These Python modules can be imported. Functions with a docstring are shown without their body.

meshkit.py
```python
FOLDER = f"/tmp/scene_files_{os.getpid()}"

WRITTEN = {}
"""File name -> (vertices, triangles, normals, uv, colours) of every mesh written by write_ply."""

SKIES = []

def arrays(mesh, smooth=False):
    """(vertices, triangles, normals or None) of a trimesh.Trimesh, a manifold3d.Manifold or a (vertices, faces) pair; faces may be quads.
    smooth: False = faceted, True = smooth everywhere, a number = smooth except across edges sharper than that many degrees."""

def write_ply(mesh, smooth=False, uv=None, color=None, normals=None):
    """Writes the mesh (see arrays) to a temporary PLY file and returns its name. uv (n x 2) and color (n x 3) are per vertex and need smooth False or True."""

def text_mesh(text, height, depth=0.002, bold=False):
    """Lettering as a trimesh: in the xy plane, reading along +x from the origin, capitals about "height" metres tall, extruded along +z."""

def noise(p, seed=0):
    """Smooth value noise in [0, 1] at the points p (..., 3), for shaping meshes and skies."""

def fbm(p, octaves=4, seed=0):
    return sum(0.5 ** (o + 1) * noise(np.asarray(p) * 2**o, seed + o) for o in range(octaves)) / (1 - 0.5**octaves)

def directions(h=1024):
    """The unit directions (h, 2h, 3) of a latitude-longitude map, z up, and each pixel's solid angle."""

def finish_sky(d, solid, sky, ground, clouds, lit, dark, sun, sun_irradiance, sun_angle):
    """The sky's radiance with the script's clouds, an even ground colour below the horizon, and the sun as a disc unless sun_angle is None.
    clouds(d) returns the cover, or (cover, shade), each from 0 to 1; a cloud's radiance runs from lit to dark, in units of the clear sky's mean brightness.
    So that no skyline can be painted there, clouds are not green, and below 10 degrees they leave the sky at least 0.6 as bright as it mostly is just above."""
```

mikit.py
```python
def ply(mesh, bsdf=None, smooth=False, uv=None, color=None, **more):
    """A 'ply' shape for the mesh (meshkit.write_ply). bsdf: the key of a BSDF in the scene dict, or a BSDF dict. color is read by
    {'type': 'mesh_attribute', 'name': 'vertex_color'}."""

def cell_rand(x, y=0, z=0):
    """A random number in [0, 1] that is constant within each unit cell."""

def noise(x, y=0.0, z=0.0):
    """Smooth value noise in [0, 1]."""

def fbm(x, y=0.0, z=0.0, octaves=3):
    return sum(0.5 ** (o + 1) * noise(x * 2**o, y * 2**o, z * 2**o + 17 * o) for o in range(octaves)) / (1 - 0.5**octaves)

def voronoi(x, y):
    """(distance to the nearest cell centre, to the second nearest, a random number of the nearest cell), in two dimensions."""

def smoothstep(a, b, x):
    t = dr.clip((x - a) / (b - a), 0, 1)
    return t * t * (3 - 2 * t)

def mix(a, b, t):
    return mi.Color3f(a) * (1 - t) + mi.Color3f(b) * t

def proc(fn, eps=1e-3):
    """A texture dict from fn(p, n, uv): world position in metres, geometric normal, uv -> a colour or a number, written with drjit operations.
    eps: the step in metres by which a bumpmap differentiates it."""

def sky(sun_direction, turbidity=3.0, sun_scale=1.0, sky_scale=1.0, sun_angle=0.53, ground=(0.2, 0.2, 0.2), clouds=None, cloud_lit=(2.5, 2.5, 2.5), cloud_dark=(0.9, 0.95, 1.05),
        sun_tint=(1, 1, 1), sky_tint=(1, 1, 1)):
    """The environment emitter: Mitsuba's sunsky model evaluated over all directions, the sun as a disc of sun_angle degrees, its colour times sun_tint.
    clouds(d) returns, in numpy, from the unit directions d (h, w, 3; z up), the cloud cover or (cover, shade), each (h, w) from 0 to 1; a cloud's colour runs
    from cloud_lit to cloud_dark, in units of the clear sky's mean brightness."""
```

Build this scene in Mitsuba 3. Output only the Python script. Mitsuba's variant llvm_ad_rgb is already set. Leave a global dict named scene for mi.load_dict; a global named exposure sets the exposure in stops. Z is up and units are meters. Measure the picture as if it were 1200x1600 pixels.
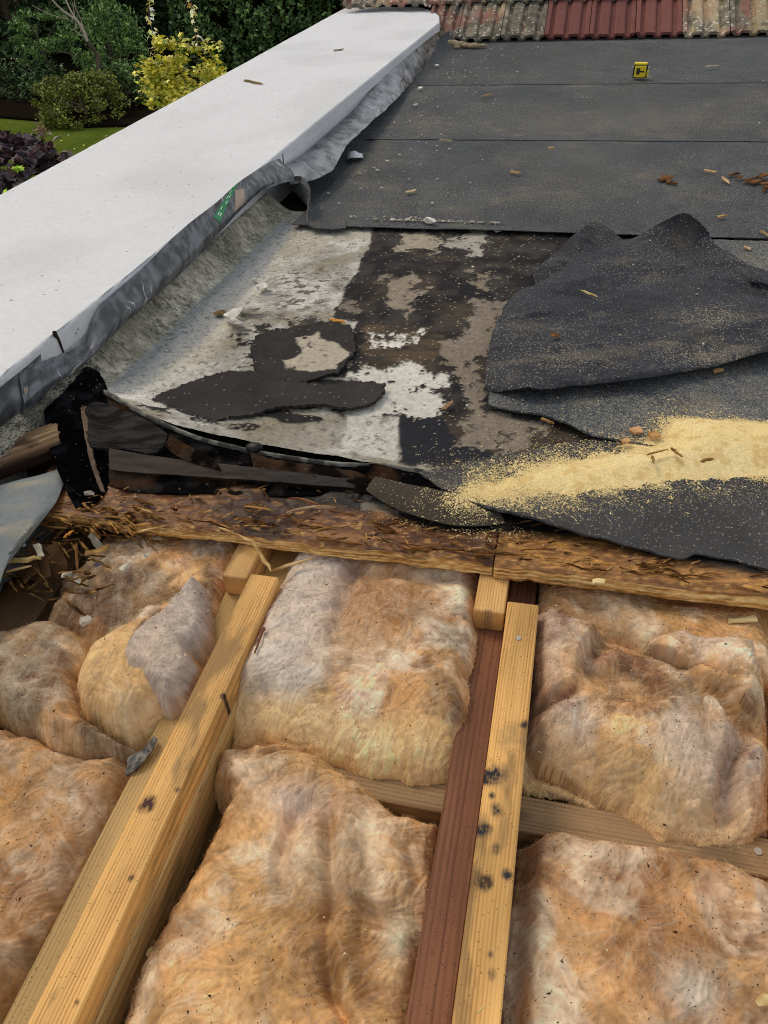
import math, random
import numpy as np, trimesh, shapely
from shapely.geometry import Polygon, Point
from scipy import ndimage
from scipy.interpolate import PchipInterpolator
import drjit as dr
import mitsuba as mi
import mikit, meshkit
from mikit import ply, proc, noise, fbm, cell_rand, voronoi, smoothstep, mix

T = mi.ScalarTransform4f
rng = np.random.default_rng(7)
scene, labels = {'type': 'scene'}, {}

# ------------------------------------------------------------------ camera, sky, exposure
# metres, z up; the battens run along +y, z = 0 is the top of the battens, the camera is 0.88 m above them
scene['camera'] = {'type': 'perspective', 'fov': 53.997, 'fov_axis': 'x', 'near_clip': 0.02, 'far_clip': 2000.0,
                   'to_world': T().look_at(origin=[0, 0, 0.88], target=list((-0.1982, 0.7362, 0.2329)), up=list((-0.1036, 0.6407, 0.7607)))}
scene['daylight'] = mikit.sky([-0.52, 0.34, 0.78], turbidity=3, sun_scale=0.24, sun_angle=22, sky_scale=0.85,
                              clouds=lambda d: (0.93 + 0 * d[..., 2], 0.45 * meshkit.fbm(d * 3.0, 3, 5)), cloud_lit=(1.86, 1.90, 1.93), cloud_dark=(0.9, 0.92, 0.97))
exposure = 2.05

# ------------------------------------------------------------------ helpers
def lin(h):
    c = np.array([int(h[i:i + 2], 16) for i in (1, 3, 5)]) / 255.0
    return np.where(c < 0.04045, c / 12.92, ((c + 0.055) / 1.055) ** 2.4)

def numbered(key):
    if key not in scene and not any(k.startswith(key + '__') for k in scene): return key
    for i in range(1, 1000):
        k = f'{key}_{i:03d}'
        if k not in scene and not any(q.startswith(k + '__') for q in scene): return k

def obj(name, mesh, mat, parent=None, smooth=False, uv=None, color=None, label=None, kind=None):
    key = numbered(f'{parent}__{name}' if parent else name)
    scene[key] = ply(mesh, mat, smooth=smooth, uv=uv, color=color)
    if label or kind:
        labels[key] = {k: v for k, v in (('label', label), ('kind', kind)) if v}
    return key

_open = {}
def thing(name, label, cat, group=None):
    key = numbered(name)
    while key in labels or key in _open:
        i = int(key[-3:]) + 1 if key[-4:-3] == '_' and key[-3:].isdigit() else 1
        key = f'{name}_{i:03d}'
    _open[key] = 1
    labels[key] = {'label': label, 'category': cat}
    if group: labels[key]['group'] = group
    return key

def tag(key, label, cat, group=None, kind=None):
    labels[key] = {'label': label}
    if cat: labels[key]['category'] = cat
    if group: labels[key]['group'] = group
    if kind: labels[key]['kind'] = kind
    return key

def struct(name, mesh, mat, **kw):
    key = obj(name, mesh, mat, **kw)
    labels[key] = {'kind': 'structure'}
    return key

def N(p, s, seed=0, oct=4):                      # fbm of points (n,2|3) at frequency s
    p = np.asarray(p, float)
    if p.shape[-1] == 2: p = np.concatenate([p, np.zeros(p.shape[:-1] + (1,))], -1)
    return meshkit.fbm(p * np.asarray(s, float), oct, seed)

def sstep(a, b, x):
    t = np.clip((x - a) / (b - a), 0, 1); return t * t * (3 - 2 * t)

def lerp(a, b, t):
    return np.asarray(a) * (1 - t)[..., None] + np.asarray(b) * t[..., None]

def hull(pts):
    m = trimesh.convex.convex_hull(np.asarray(pts, float)); return m

def cbox(x0, x1, y0, y1, z0, z1, b=0.002):
    pts = []
    for x, sx in ((x0, 1), (x1, -1)):
        for y, sy in ((y0, 1), (y1, -1)):
            for z, sz in ((z0, 1), (z1, -1)):
                pts += [(x + sx * b, y + sy * b, z), (x + sx * b, y, z + sz * b), (x, y + sy * b, z + sz * b)]
    return hull(pts)

def prism(poly, z0, z1, b=0.0):
    p = np.asarray(poly, float)[:, :2]
    m = trimesh.creation.extrude_polygon(Polygon(p), z1 - z0, engine='earcut'); m.apply_translation((0, 0, z0)); return m

def cat(ms):
    return trimesh.util.concatenate(ms)

def resample(c, n, smooth=True):
    c = np.asarray(c, float)
    d = np.r_[0, np.cumsum(np.linalg.norm(np.diff(c, axis=0), axis=1) + 1e-9)]; d /= d[-1]
    t = np.linspace(0, 1, n)
    if smooth and len(c) > 2: return PchipInterpolator(d, c)(t)
    return np.stack([np.interp(t, d, c[:, k]) for k in range(3)], 1)

def loft(curves, nu, nv, smooth=True):           # -> grid (nu, nv, 3): u across the curves, v along each
    R = np.stack([resample(c, nv, smooth) for c in curves])
    d = np.r_[0, np.cumsum(np.linalg.norm(np.diff(R, axis=0), axis=2).mean(1) + 1e-9)]; d /= d[-1]
    t = np.linspace(0, 1, nu)
    if len(curves) > 2 and smooth: return PchipInterpolator(d, R, axis=0)(t)
    i = np.clip(np.searchsorted(d, t, side='right') - 1, 0, len(d) - 2)
    w = ((t - d[i]) / (d[i + 1] - d[i]))[:, None, None]
    return R[i] * (1 - w) + R[i + 1] * w

def gnorm(P):
    n = np.cross(np.gradient(P, axis=0), np.gradient(P, axis=1))
    return n / (np.linalg.norm(n, axis=-1, keepdims=True) + 1e-12)

def gfaces(nu, nv, off=0):
    i = np.arange(nu * nv).reshape(nu, nv) + off
    a, b, c, d = i[:-1, :-1].ravel(), i[1:, :-1].ravel(), i[1:, 1:].ravel(), i[:-1, 1:].ravel()
    return np.vstack([np.stack([a, b, c], 1), np.stack([a, c, d], 1)])

def sheet(P, t):                                  # closed slab under the grid P; returns V, F, index of the source grid point per vertex
    nu, nv = P.shape[:2]; n = gnorm(P)
    if n[..., 2].mean() < 0: n = -n
    flip = np.cross(P[1:, :-1] - P[:-1, :-1], P[:-1, 1:] - P[:-1, :-1])[..., 2].mean() < 0
    A, B = P.reshape(-1, 3), (P - n * t).reshape(-1, 3)
    f = gfaces(nu, nv); g = f[:, ::-1] + nu * nv
    idx = np.arange(nu * nv).reshape(nu, nv)
    loop = np.r_[idx[0, :], idx[1:, -1], idx[-1, -2::-1], idx[-2:0:-1, 0]]
    l2 = np.roll(loop, -1); o = 2 * nu * nv; k = len(loop)
    V = np.vstack([A, B, A[loop], B[loop]]); j = np.arange(k); j2 = np.roll(j, -1)
    side = np.vstack([np.stack([o + j2, o + j, o + k + j], 1), np.stack([o + j2, o + k + j, o + k + j2], 1)])
    F = np.vstack([f, g, side[:, ::-1]])
    if flip: F = F[:, ::-1]
    src = np.r_[np.arange(nu * nv), np.arange(nu * nv), loop, loop]
    return V, F, src

def inside(poly, xy):
    return shapely.contains_xy(Polygon(np.asarray(poly)[:, :2]).buffer(0), xy[..., 0], xy[..., 1])

def sdist(poly, xy):                              # signed distance, positive inside
    p = Polygon(np.asarray(poly)[:, :2]).buffer(0)
    pts = shapely.points(xy[..., 0].ravel(), xy[..., 1].ravel())
    ring = p.exterior; shapely.prepare(p); shapely.prepare(ring)
    d = shapely.distance(pts, ring)
    return np.where(shapely.contains(p, pts), d, -d).reshape(xy.shape[:-1])

def field(xy, poly, amp, s, seed, soft=0.004, st=0.0):    # soft ragged mask of a stain or patch
    w = np.stack([N(xy, s, seed, 6) - .5, N(xy, s, seed + 50, 6) - .5], -1) * 2.6 * amp
    return sstep(-soft, soft, sdist(poly, xy + w) + (st * (N(xy, 150, seed + 77, 3) - .5) if st else 0))

# ------------------------------------------------------------------ materials
def mat(key, d, two=True):
    scene[key] = {'type': 'twosided', 'bsdf': d} if two else d
    return key

def rgb(c): return {'type': 'rgb', 'value': [float(x) for x in c]}
VC = {'type': 'mesh_attribute', 'name': 'vertex_color'}
mat('vc_matt', {'type': 'principled', 'base_color': VC, 'roughness': 0.9, 'specular': 0.25})
mat('vc_diffuse', {'type': 'diffuse', 'reflectance': VC})
mat('vc_wet', {'type': 'principled', 'base_color': VC, 'roughness': 0.55, 'specular': 0.4})
mat('vc_tar', {'type': 'principled', 'base_color': VC, 'roughness': 0.45, 'specular': 0.28})
mat('vc_leaf', {'type': 'principled', 'base_color': VC, 'roughness': 0.5, 'specular': 0.4})

def wood(key, c0, c1, axis, period, seed, spots=(), rough=0.6, dark=0.35, tilt=0.25, patch=None, specks=0.5):
    """Sawn softwood: growth lines along the axis, fibre, dirt specks; spots = (x, y, radius, strength, colour) stains that stay with the timber."""
    c0, c1 = [mi.Color3f(*[float(v) for v in c]) for c in (c0, c1)]
    spots = [(float(a), float(b), float(r), float(s), [float(v) for v in c]) for a, b, r, s, c in spots]
    def fn(p, n, uv):
        l, a, b = (p.y, p.x, p.z) if axis == 'y' else (p.x, p.y, p.z)
        wv = 0.016 * noise(l * 1.9 + seed, a * 7, b * 7) + 0.0030 * noise(l * 8 + seed, a * 60, b * 60)
        q = (a + tilt * b + wv) / period + seed
        f = q - dr.floor(q)
        ring = smoothstep(0.25, 0.85, f) * (1 - smoothstep(0.9, 1.0, f))
        fib = fbm(l * 14 + seed, a * 520, b * 520, 2)
        big = fbm(l * 5 + seed, a * 22, b * 22, 3)
        t = dr.clip(0.85 * ring * (0.15 + 1.1 * noise(l * 4, a * 110, seed)) + 0.7 * (fib - 0.5), 0, 1)
        c = mix(c0, c1, t) * (0.55 + 0.9 * big)
        c = mix(c, mi.Color3f(0.10, 0.065, 0.035), 0.55 * smoothstep(0.56, 0.74, fbm(l * 11 + seed, a * 34, b * 34, 4)))
        sp = cell_rand(l * 760 + 0.7 * noise(l * 900, a * 900), a * 760, b * 760)
        c = c * dr.select(sp > 1 - 0.009 * specks, 0.4, 1.0)
        for x, y, r, s, cc in spots:
            d = dr.sqrt(dr.square((p.x - x) * 1.25) + dr.square(p.y - y)) / r
            d = d + 0.9 * (fbm(p.x * 60, p.y * 60, seed, 3) - 0.5)
            m = (1 - smoothstep(0.1, 1.05, d)) * s * (0.85 + 0.15 * ring) * (0.55 + 1.5 * fbm(p.x * 230, p.y * 230, seed + 3, 3))
            c = mix(c, cc, dr.clip(m, 0, 1))
        return c
    mat(key, {'type': 'principled', 'base_color': proc(fn), 'roughness': rough, 'specular': 0.3})

blk, kn, tan = (0.02, 0.02, 0.025), (0.05, 0.012, 0.008), (0.05, 0.03, 0.015)
def SP(p, r, s, c): return (p[0], p[1], r * (1.35 if c == blk else 1.15), s, c)
wood('wood_batten', (0.76, 0.445, 0.15), (0.50, 0.235, 0.06), 'y', 0.0043, 3.0, spots=[
    SP((-0.4446, 0.3983, 0), .017, 1.0, kn), SP((-0.418, 0.3098, 0), .006, .9, kn), SP((-0.4145, 0.181, 0), .005, .8, kn), SP((-0.4086, 0.5714, 0), .006, .9, (.02, .008, .012)), SP((-0.4119, 0.4238, -0.02), .006, .8, kn),
    SP((-0.0205, 0.5213, 0), .020, .95, blk), SP((-0.0114, 0.4743, 0), .012, .9, blk), SP((-0.0249, 0.4437, 0), .015, .9, blk), SP((0.0132, 0.6024, 0), .007, .95, blk), SP((-0.0189, 0.4924, 0), .007, .7, blk),
    SP((-0.0128, 0.3866, 0), .012, .85, (.06, .03, .015)), SP((0.0099, 0.3985, 0), .008, .8, blk), SP((-0.007, 0.4268, 0), .007, .6, blk), SP((0.0047, 0.2943, 0), .006, .6, blk), SP((0.0001, 0.3114, 0), .004, .5, blk), SP((-0.0276, 0.388, 0), .022, .4, tan),
    SP((-0.0019, 0.5816, 0), .03, .3, (.12, .09, .06)), SP((-0.3519, 0.6358, 0), .02, .25, tan)], specks=0.8)
wood('wood_joist', (0.52, 0.35, 0.14), (0.36, 0.22, 0.08), 'y', 0.0052, 8.0, rough=0.6, specks=1.5)
wood('wood_red', (0.22, 0.095, 0.05), (0.125, 0.048, 0.025), 'y', 0.0075, 5.0, rough=0.65, specks=2.0)
wood('wood_stub', (0.66, 0.40, 0.15), (0.44, 0.22, 0.075), 'y', 0.005, 11.0, spots=[(-0.06, .79, .012, .6, (.1, .08, .06))])
wood('wood_noggin', (0.36, 0.235, 0.125), (0.23, 0.145, 0.072), 'x', 0.006, 2.0, specks=1.0)
wood('wood_dark_y', (0.17, 0.10, 0.05), (0.08, 0.045, 0.022), 'y', 0.007, 31.0, rough=0.75)
wood('wood_dark', (0.12, 0.072, 0.036), (0.05, 0.028, 0.014), 'x', 0.0085, 21.0, rough=0.75)

def felt(key, base, grain, rough):                # uv = (tone, dust): bitumen felt, slate granules on top, dust = share of pale wood grains lying on it
    base = [float(v) for v in base]
    def fn(p, n, uv):
        g = cell_rand(p.x * 560, p.y * 560, p.z * 560)
        g2 = cell_rand(p.x * 520 + 0.8 * noise(p.x * 900, p.y * 900), p.y * 480 + 0.8 * noise(p.y * 800, p.x * 700), p.z * 300)
        g3 = cell_rand(p.x * 190, p.y * 190, 5)
        f = fbm(p.x * 16, p.y * 16, p.z * 16, 4)
        c = mi.Color3f(*base) * uv.x * (1 + grain * (0.9 * g + 0.4 * g3 - 0.65)) * (0.6 + 0.8 * f)
        c = mix(c, mi.Color3f(0.24, 0.24, 0.225), dr.select(g > 1 - 0.035 * grain, 0.75, 0.0))
        c = mix(c, mi.Color3f(0.17, 0.145, 0.11), smoothstep(0.52, 0.78, fbm(p.x * 13 + 3, p.y * 24, 2.0, 5)) * dr.minimum(uv.y * 4, 0.4))
        return mix(c, mi.Color3f(0.42, 0.37, 0.27), dr.select(g2 > 1 - uv.y * 0.9, 0.25 + 0.6 * g3, 0.0))
    mat(key, {'type': 'principled', 'base_color': proc(fn), 'roughness': rough, 'specular': 0.3})
felt('felt', (0.056, 0.063, 0.071), 1.15, 0.82)
felt('felt_blue', (0.027, 0.031, 0.041), 0.6, 0.7)
felt('felt_plain', (0.043, 0.043, 0.045), 0.45, 0.75)

def render_fn(p, n, uv):
    f = fbm(p.x * 90, p.y * 90, p.z * 90, 3)
    d = fbm(p.x * 3.1, p.y * 3.1, p.z * 5, 4)
    s = cell_rand(p.x * 190, p.y * 190, p.z * 190)
    c = mix(mi.Color3f(0.70, 0.72, 0.755), mi.Color3f(0.625, 0.645, 0.675), smoothstep(0.45, 0.8, d))
    c = c * (0.93 + 0.13 * f)
    return mix(c, mi.Color3f(0.12, 0.1, 0.08), dr.select((s > 0.9975) & (f > 0.45), 0.8, 0.0))
def render_bump(p, n, uv):
    return fbm(p.x * 140, p.y * 140, p.z * 140, 3) * 0.7 + 0.6 * noise(p.x * 45, p.y * 45, p.z * 45)
mat('white_render', {'type': 'bumpmap', 'arbitrary': {**proc(render_bump, 6e-4)}, 'scale': 0.0030, 'bsdf': {'type': 'principled', 'base_color': proc(render_fn), 'roughness': 0.6, 'specular': 0.3}})

def lead_fn(p, n, uv):                            # uv = (metres along, 0..1 down the strip)
    wob = 0.5 * noise(uv.x * 12, uv.y * 4)
    st = fbm(uv.x * 55 + wob, uv.y * 3.0, 3.0, 5)
    bl = fbm(uv.x * 22, uv.y * 5, 9.0, 6)
    c = mix(mi.Color3f(0.075, 0.08, 0.086), mi.Color3f(0.20, 0.212, 0.23), smoothstep(0.35, 0.75, st * 0.65 + bl * 0.4))
    ln = 1 - smoothstep(0.0, 0.035, dr.abs(fbm(uv.x * 30 + 1.6 * noise(uv.x * 10, uv.y * 3.2), uv.y * 0.5, 1.0, 2) - 0.5))
    c = mix(c, mi.Color3f(0.58, 0.60, 0.62), ln * smoothstep(0.52, 0.66, fbm(uv.x * 7, uv.y * 1.5, 14.0, 2)) * 0.9)
    return mix(c, mi.Color3f(0.045, 0.045, 0.045), smoothstep(0.55, 0.8, fbm(uv.x * 18, uv.y * 2.0, 31.0, 4)) * 0.5)
mat('lead', {'type': 'principled', 'base_color': proc(lead_fn), 'roughness': 0.34, 'metallic': 0.5, 'specular': 0.5})
def lead_bright_fn(p, n, uv): return mix(lead_fn(p, n, uv) * 1.3, mi.Color3f(0.58, 0.61, 0.65), 0.03 + 0.42 * smoothstep(0.44, 0.68, fbm(uv.x * 13 + 1.3 * noise(uv.x * 6, uv.y * 3), uv.y * 1.8, 4.0, 5)))
mat('lead_bright', {'type': 'principled', 'base_color': proc(lead_bright_fn), 'roughness': 0.30, 'metallic': 0.75, 'specular': 0.5})

def tile_fn(p, n, uv):                            # uv = (tone, red share)
    g = cell_rand(p.x * 330, p.y * 330, p.z * 330)
    f = fbm(p.x * 24, p.y * 24, p.z * 24, 4)
    m = fbm(p.x * 9 + 5, p.y * 5, p.z * 5, 3)
    old = mix(mi.Color3f(0.27, 0.235, 0.185), mi.Color3f(0.135, 0.125, 0.095), smoothstep(0.35, 0.65, f))
    old = mix(old, mi.Color3f(0.30, 0.135, 0.10), smoothstep(0.50, 0.62, m) * 0.75)
    old = mix(old, mi.Color3f(0.50, 0.40, 0.24), smoothstep(0.62, 0.72, fbm(p.x * 6, p.y * 3, 40.0, 3)) * 0.6)
    d1, _, r1 = voronoi(p.x * 34, (p.y + p.z) * 30)
    old = mix(old, mi.Color3f(0.58, 0.56, 0.50), dr.select((r1 > 0.62) & (d1 < 0.16 + 0.16 * noise(p.x * 150, p.y * 150)), 0.9, 0.0))
    old = mix(old, mi.Color3f(0.08, 0.085, 0.05), smoothstep(0.6, 0.72, fbm(p.x * 40, p.y * 40, p.z * 40 + 9, 3)) * 0.6)
    red = mix(mi.Color3f(0.155, 0.052, 0.045), mi.Color3f(0.215, 0.088, 0.076), f) * (0.8 + 0.35 * g)
    return mix(old * uv.x * (0.75 + 0.45 * g), red * (0.6 + 0.4 * uv.x), uv.y)
mat('tile', {'type': 'principled', 'base_color': proc(tile_fn), 'roughness': 0.85, 'specular': 0.3})

def grass_fn(p, n, uv):
    f = fbm(p.x * 2.2, p.y * 2.2, 0.0, 4); g = cell_rand(p.x * 45, p.y * 45, 0.0)
    return mix(mi.Color3f(0.075, 0.115, 0.016), mi.Color3f(0.125, 0.165, 0.028), f) * (0.7 + 0.55 * g)
mat('grass', {'type': 'diffuse', 'reflectance': proc(grass_fn)})
mat('soil', {'type': 'diffuse', 'reflectance': rgb((0.013, 0.010, 0.007))})
mat('dark_void', {'type': 'diffuse', 'reflectance': rgb((0.035, 0.028, 0.022))})
mat('pale_bark', {'type': 'diffuse', 'reflectance': rgb((0.40, 0.35, 0.29))})
mat('bark', {'type': 'diffuse', 'reflectance': rgb((0.16, 0.13, 0.10))})
mat('yellow_plastic', {'type': 'principled', 'base_color': rgb((0.80, 0.62, 0.02)), 'roughness': 0.35})
mat('black_rubber', {'type': 'principled', 'base_color': rgb((0.02, 0.02, 0.022)), 'roughness': 0.5})
mat('steel', {'type': 'principled', 'base_color': rgb((0.6, 0.6, 0.6)), 'roughness': 0.35, 'metallic': 0.8})
mat('rust', {'type': 'principled', 'base_color': rgb((0.16, 0.055, 0.025)), 'roughness': 0.8})
mat('galvanised', {'type': 'principled', 'base_color': rgb((0.50, 0.47, 0.42)), 'roughness': 0.5, 'metallic': 0.5})
mat('green_film', {'type': 'principled', 'base_color': rgb((0.015, 0.22, 0.075)), 'roughness': 0.3})
mat('white_ink', {'type': 'diffuse', 'reflectance': rgb((0.62, 0.72, 0.66))})
mat('buff_paper', {'type': 'principled', 'base_color': rgb((0.36, 0.29, 0.235)), 'roughness': 0.8})

# ------------------------------------------------------------------ garden ground
lawn_z = -2.6
m = trimesh.creation.box((400, 400, .2)); m.apply_translation((0, 100, lawn_z - .1))
struct('lawn', m, 'grass')
bed = np.array([(-16.8994, 15.4274, -2.55), (-11.6099, 14.906, -2.55), (-10.5564, 14.6511, -2.55), (-9.3498, 14.1728, -2.55), (-8.3832, 14.2729, -2.55), (-7.7629, 14.6541, -2.55), (-5.8388, 15.1363, -2.55)] + [(12, 50, 0), (-60, 50, 0), (-40, 20, 0)])
struct('soil_bed', prism(bed, lawn_z + .004, lawn_z + .05), 'soil')

# ------------------------------------------------------------------ parapet wall
top_z = .18
cap = np.array([(-1.0283, 1.066, 0.18), (-1.0054, 1.5449, 0.18), (-0.9663, 2.5756, 0.18), (-0.9182, 3.9449, 0.18), (-0.8649, 5.2222, 0.18), (-0.9147, 5.4991, 0.18), (-0.9989, 5.7537, 0.18), (-1.111, 5.9029, 0.18), (-1.5621, 6.0528, 0.18), (-1.6395, 5.9632, 0.18), (-1.6833, 3.2647, 0.18), (-1.7145, 2.0771, 0.18)])
fn0 = (cap[4] - cap[0])[:2]; fn0 /= np.hypot(*fn0); nrm0 = np.array([fn0[1], -fn0[0]])       # along the wall, and out of its roof-side face
near = cap[0].copy(); near[:2] -= fn0 * 2.6
far0 = cap[-1].copy(); far0[:2] -= np.array([.0157, .9999]) * 3.4
ring = np.vstack([near, cap, far0])
parapet = thing('parapet_wall', 'wide white rendered parapet wall running along the edge of the flat roof', 'wall')
body = Polygon(ring[:, :2])
# the rendered top as a fine grid so that its inner arris can be chipped and its top is not dead flat
def parapet_top():
    nu, nv = 420, 46
    ts = np.linspace(0, 1, nu)
    inner = resample(np.vstack([near, cap[:6]]), nu, False)
    outer = resample(np.vstack([far0, cap[-1], cap[-2], cap[-3]])[:, :], nu, False)
    v = np.linspace(0, 1, nv) ** 1.4
    P = inner[:, None] * (1 - v)[None, :, None] + outer[:, None] * v[None, :, None]
    nz = N(P[..., :2], 2.2, 3) - .5
    P[..., 2] = top_z + .004 * nz + .0016 * (N(P[..., :2], 26, 4) - .5)
    chip = sstep(.50, .62, N(P[:, 0, :2], 11, 6, 5)) * (P[:, 0, 1] < 2.6)
    P[:, 0, :2] -= nrm0 * (chip * .007 + .002 * N(P[:, 0, :2], 40, 8, 2))[:, None]
    P[:, 0, 2] -= .003 + .003 * chip
    # roof-side band of the render (about 45 mm) and the face under it, out-side face down
    dn = [P[:, :1].copy()]
    rows = []
    for dz, off in ((.010, .0012), (.044, .0), (.046, -.010), (.20, -.011)):
        q = P[:, 0].copy(); q[:, 2] = top_z - dz
        q[:, :2] = inner[:, :2] + nrm0 * off
        if dz < .045: q[:, :2] += nrm0 * (.004 * (N(np.c_[q[:, :2], q[:, 2:] * 0], 5, 12, 3) - .5))[:, None]
        if dz == .044: q[:, 2] += .008 * (N(q, 6, 17, 3) - .5)
        rows.append(q[:, None])
    o = []
    for dz in (.012, .30, 2.9):
        q = P[:, -1].copy(); q[:, 2] = top_z - dz; q[:, 0] -= .004; o.append(q[:, None])
    G = np.concatenate(rows[::-1] + [P] + o, 1)
    return G
G = parapet_top()
ev, ef = G.reshape(-1, 3), gfaces(*G.shape[:2])
obj('rendered_coping', (ev, ef), 'white_render', parapet, smooth=40)
back = Polygon(np.vstack([cap[5:10, :2] + [0, -.004], [cap[9, :2] + [.02, -.6]], [cap[5, :2] + [-.02, -.6]]]))
obj('end_wall', prism(np.asarray(back.exterior.coords)[:-1], -2.6, top_z - .004), 'white_render', parapet)
obj('core', prism(np.vstack([near[:2] - nrm0 * .03, cap[4, :2] - nrm0 * .03, cap[9, :2] + [.03, 0], far0[:2] + [.03, 0]]), -2.6, .12), 'white_render', parapet)
# cracks in the roof-side face: real slots cut as thin dark gaps
for a, b, w in (((-1.0182, 1.2458, 0.1857), (-1.0181, 1.2494, 0.1348), .006), ((-0.9659, 2.5771, 0.1705), (-0.966, 2.5753, 0.1342), .004)):
    a, b = np.array(a), np.array(b)
    t3 = np.array([fn0[0], fn0[1], 0]) * w / 2; o3 = np.array([nrm0[0], nrm0[1], 0]) * .002
    pts = [a - t3, a + t3, b - t3 * .35, b + t3 * .35, (a + b) / 2 + t3 * 1.3, (a + b) / 2 - t3 * .2]
    obj('crack', hull([p + o3 for p in pts] + [p - o3 * 2 for p in pts]), 'dark_void', parapet)

# ------------------------------------------------------------------ flat roof body, ceiling, joists
struct('flat_roof', cbox(-1.02, 2.2, 1.02, 5.45, -.05, .024), 'dark_void')
struct('ceiling', cbox(-1.6, 2.4, -1.6, 1.4, -.24, -.215), 'dark_void')

J0 = -1.1
def beam(name, label, cat, x0, x1, y0, y1, z0, z1, m, group=None):
    k = obj(name, cbox(x0, x1, y0, y1, z0, z1, .002), m); tag(k, label, cat, group); return k
beam('joist', 'olive tan joist on the left, beside the long bright batten', 'joist', -.507, -.4575, J0, 1.30, -.215, -.047, 'wood_joist')
beam('joist', 'shadowed joist carrying the left batten, showing its side below it', 'joist', -.4565, -.4045, J0, 1.30, -.215, -.046, 'wood_joist')
beam('joist', 'reddish brown joist right of the middle insulation', 'joist', -.080, -.0315, J0, 1.30, -.215, -.046, 'wood_red')
beam('joist', 'joist hidden in shade under the right batten', 'joist', -.0305, .0125, J0, 1.30, -.215, -.0465, 'wood_red')
beam('joist', 'joist end at the right edge, behind the crumpled insulation', 'joist', .3535, .403, J0, 1.30, -.215, -.040, 'wood_stub')
beam('joist', 'dark decayed joist at the far left under splintered wood', 'joist', -.905, -.812, J0, 1.30, -.215, -.055, 'wood_dark_y')
beam('batten', 'bright honey coloured batten with a dark knot, on the left joist', 'batten', -.4555, -.4065, J0, .812, -.0455, 0, 'wood_batten')
k = beam('batten', 'yellow batten with black mould spots, right of the reddish joist', 'batten', -.0305, .0175, J0, .823, -.0455, 0, 'wood_batten')
beam('batten_stub', 'short sawn batten end under the left board, on the olive joist', 'batten', -.503, -.4585, .80, 1.2, -.0462, -.0015, 'wood_stub')
beam('batten_stub', 'short sawn batten end at the head of the reddish joist', 'batten', -.081, -.0335, .797, 1.2, -.0455, -.0015, 'wood_stub')
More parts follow.
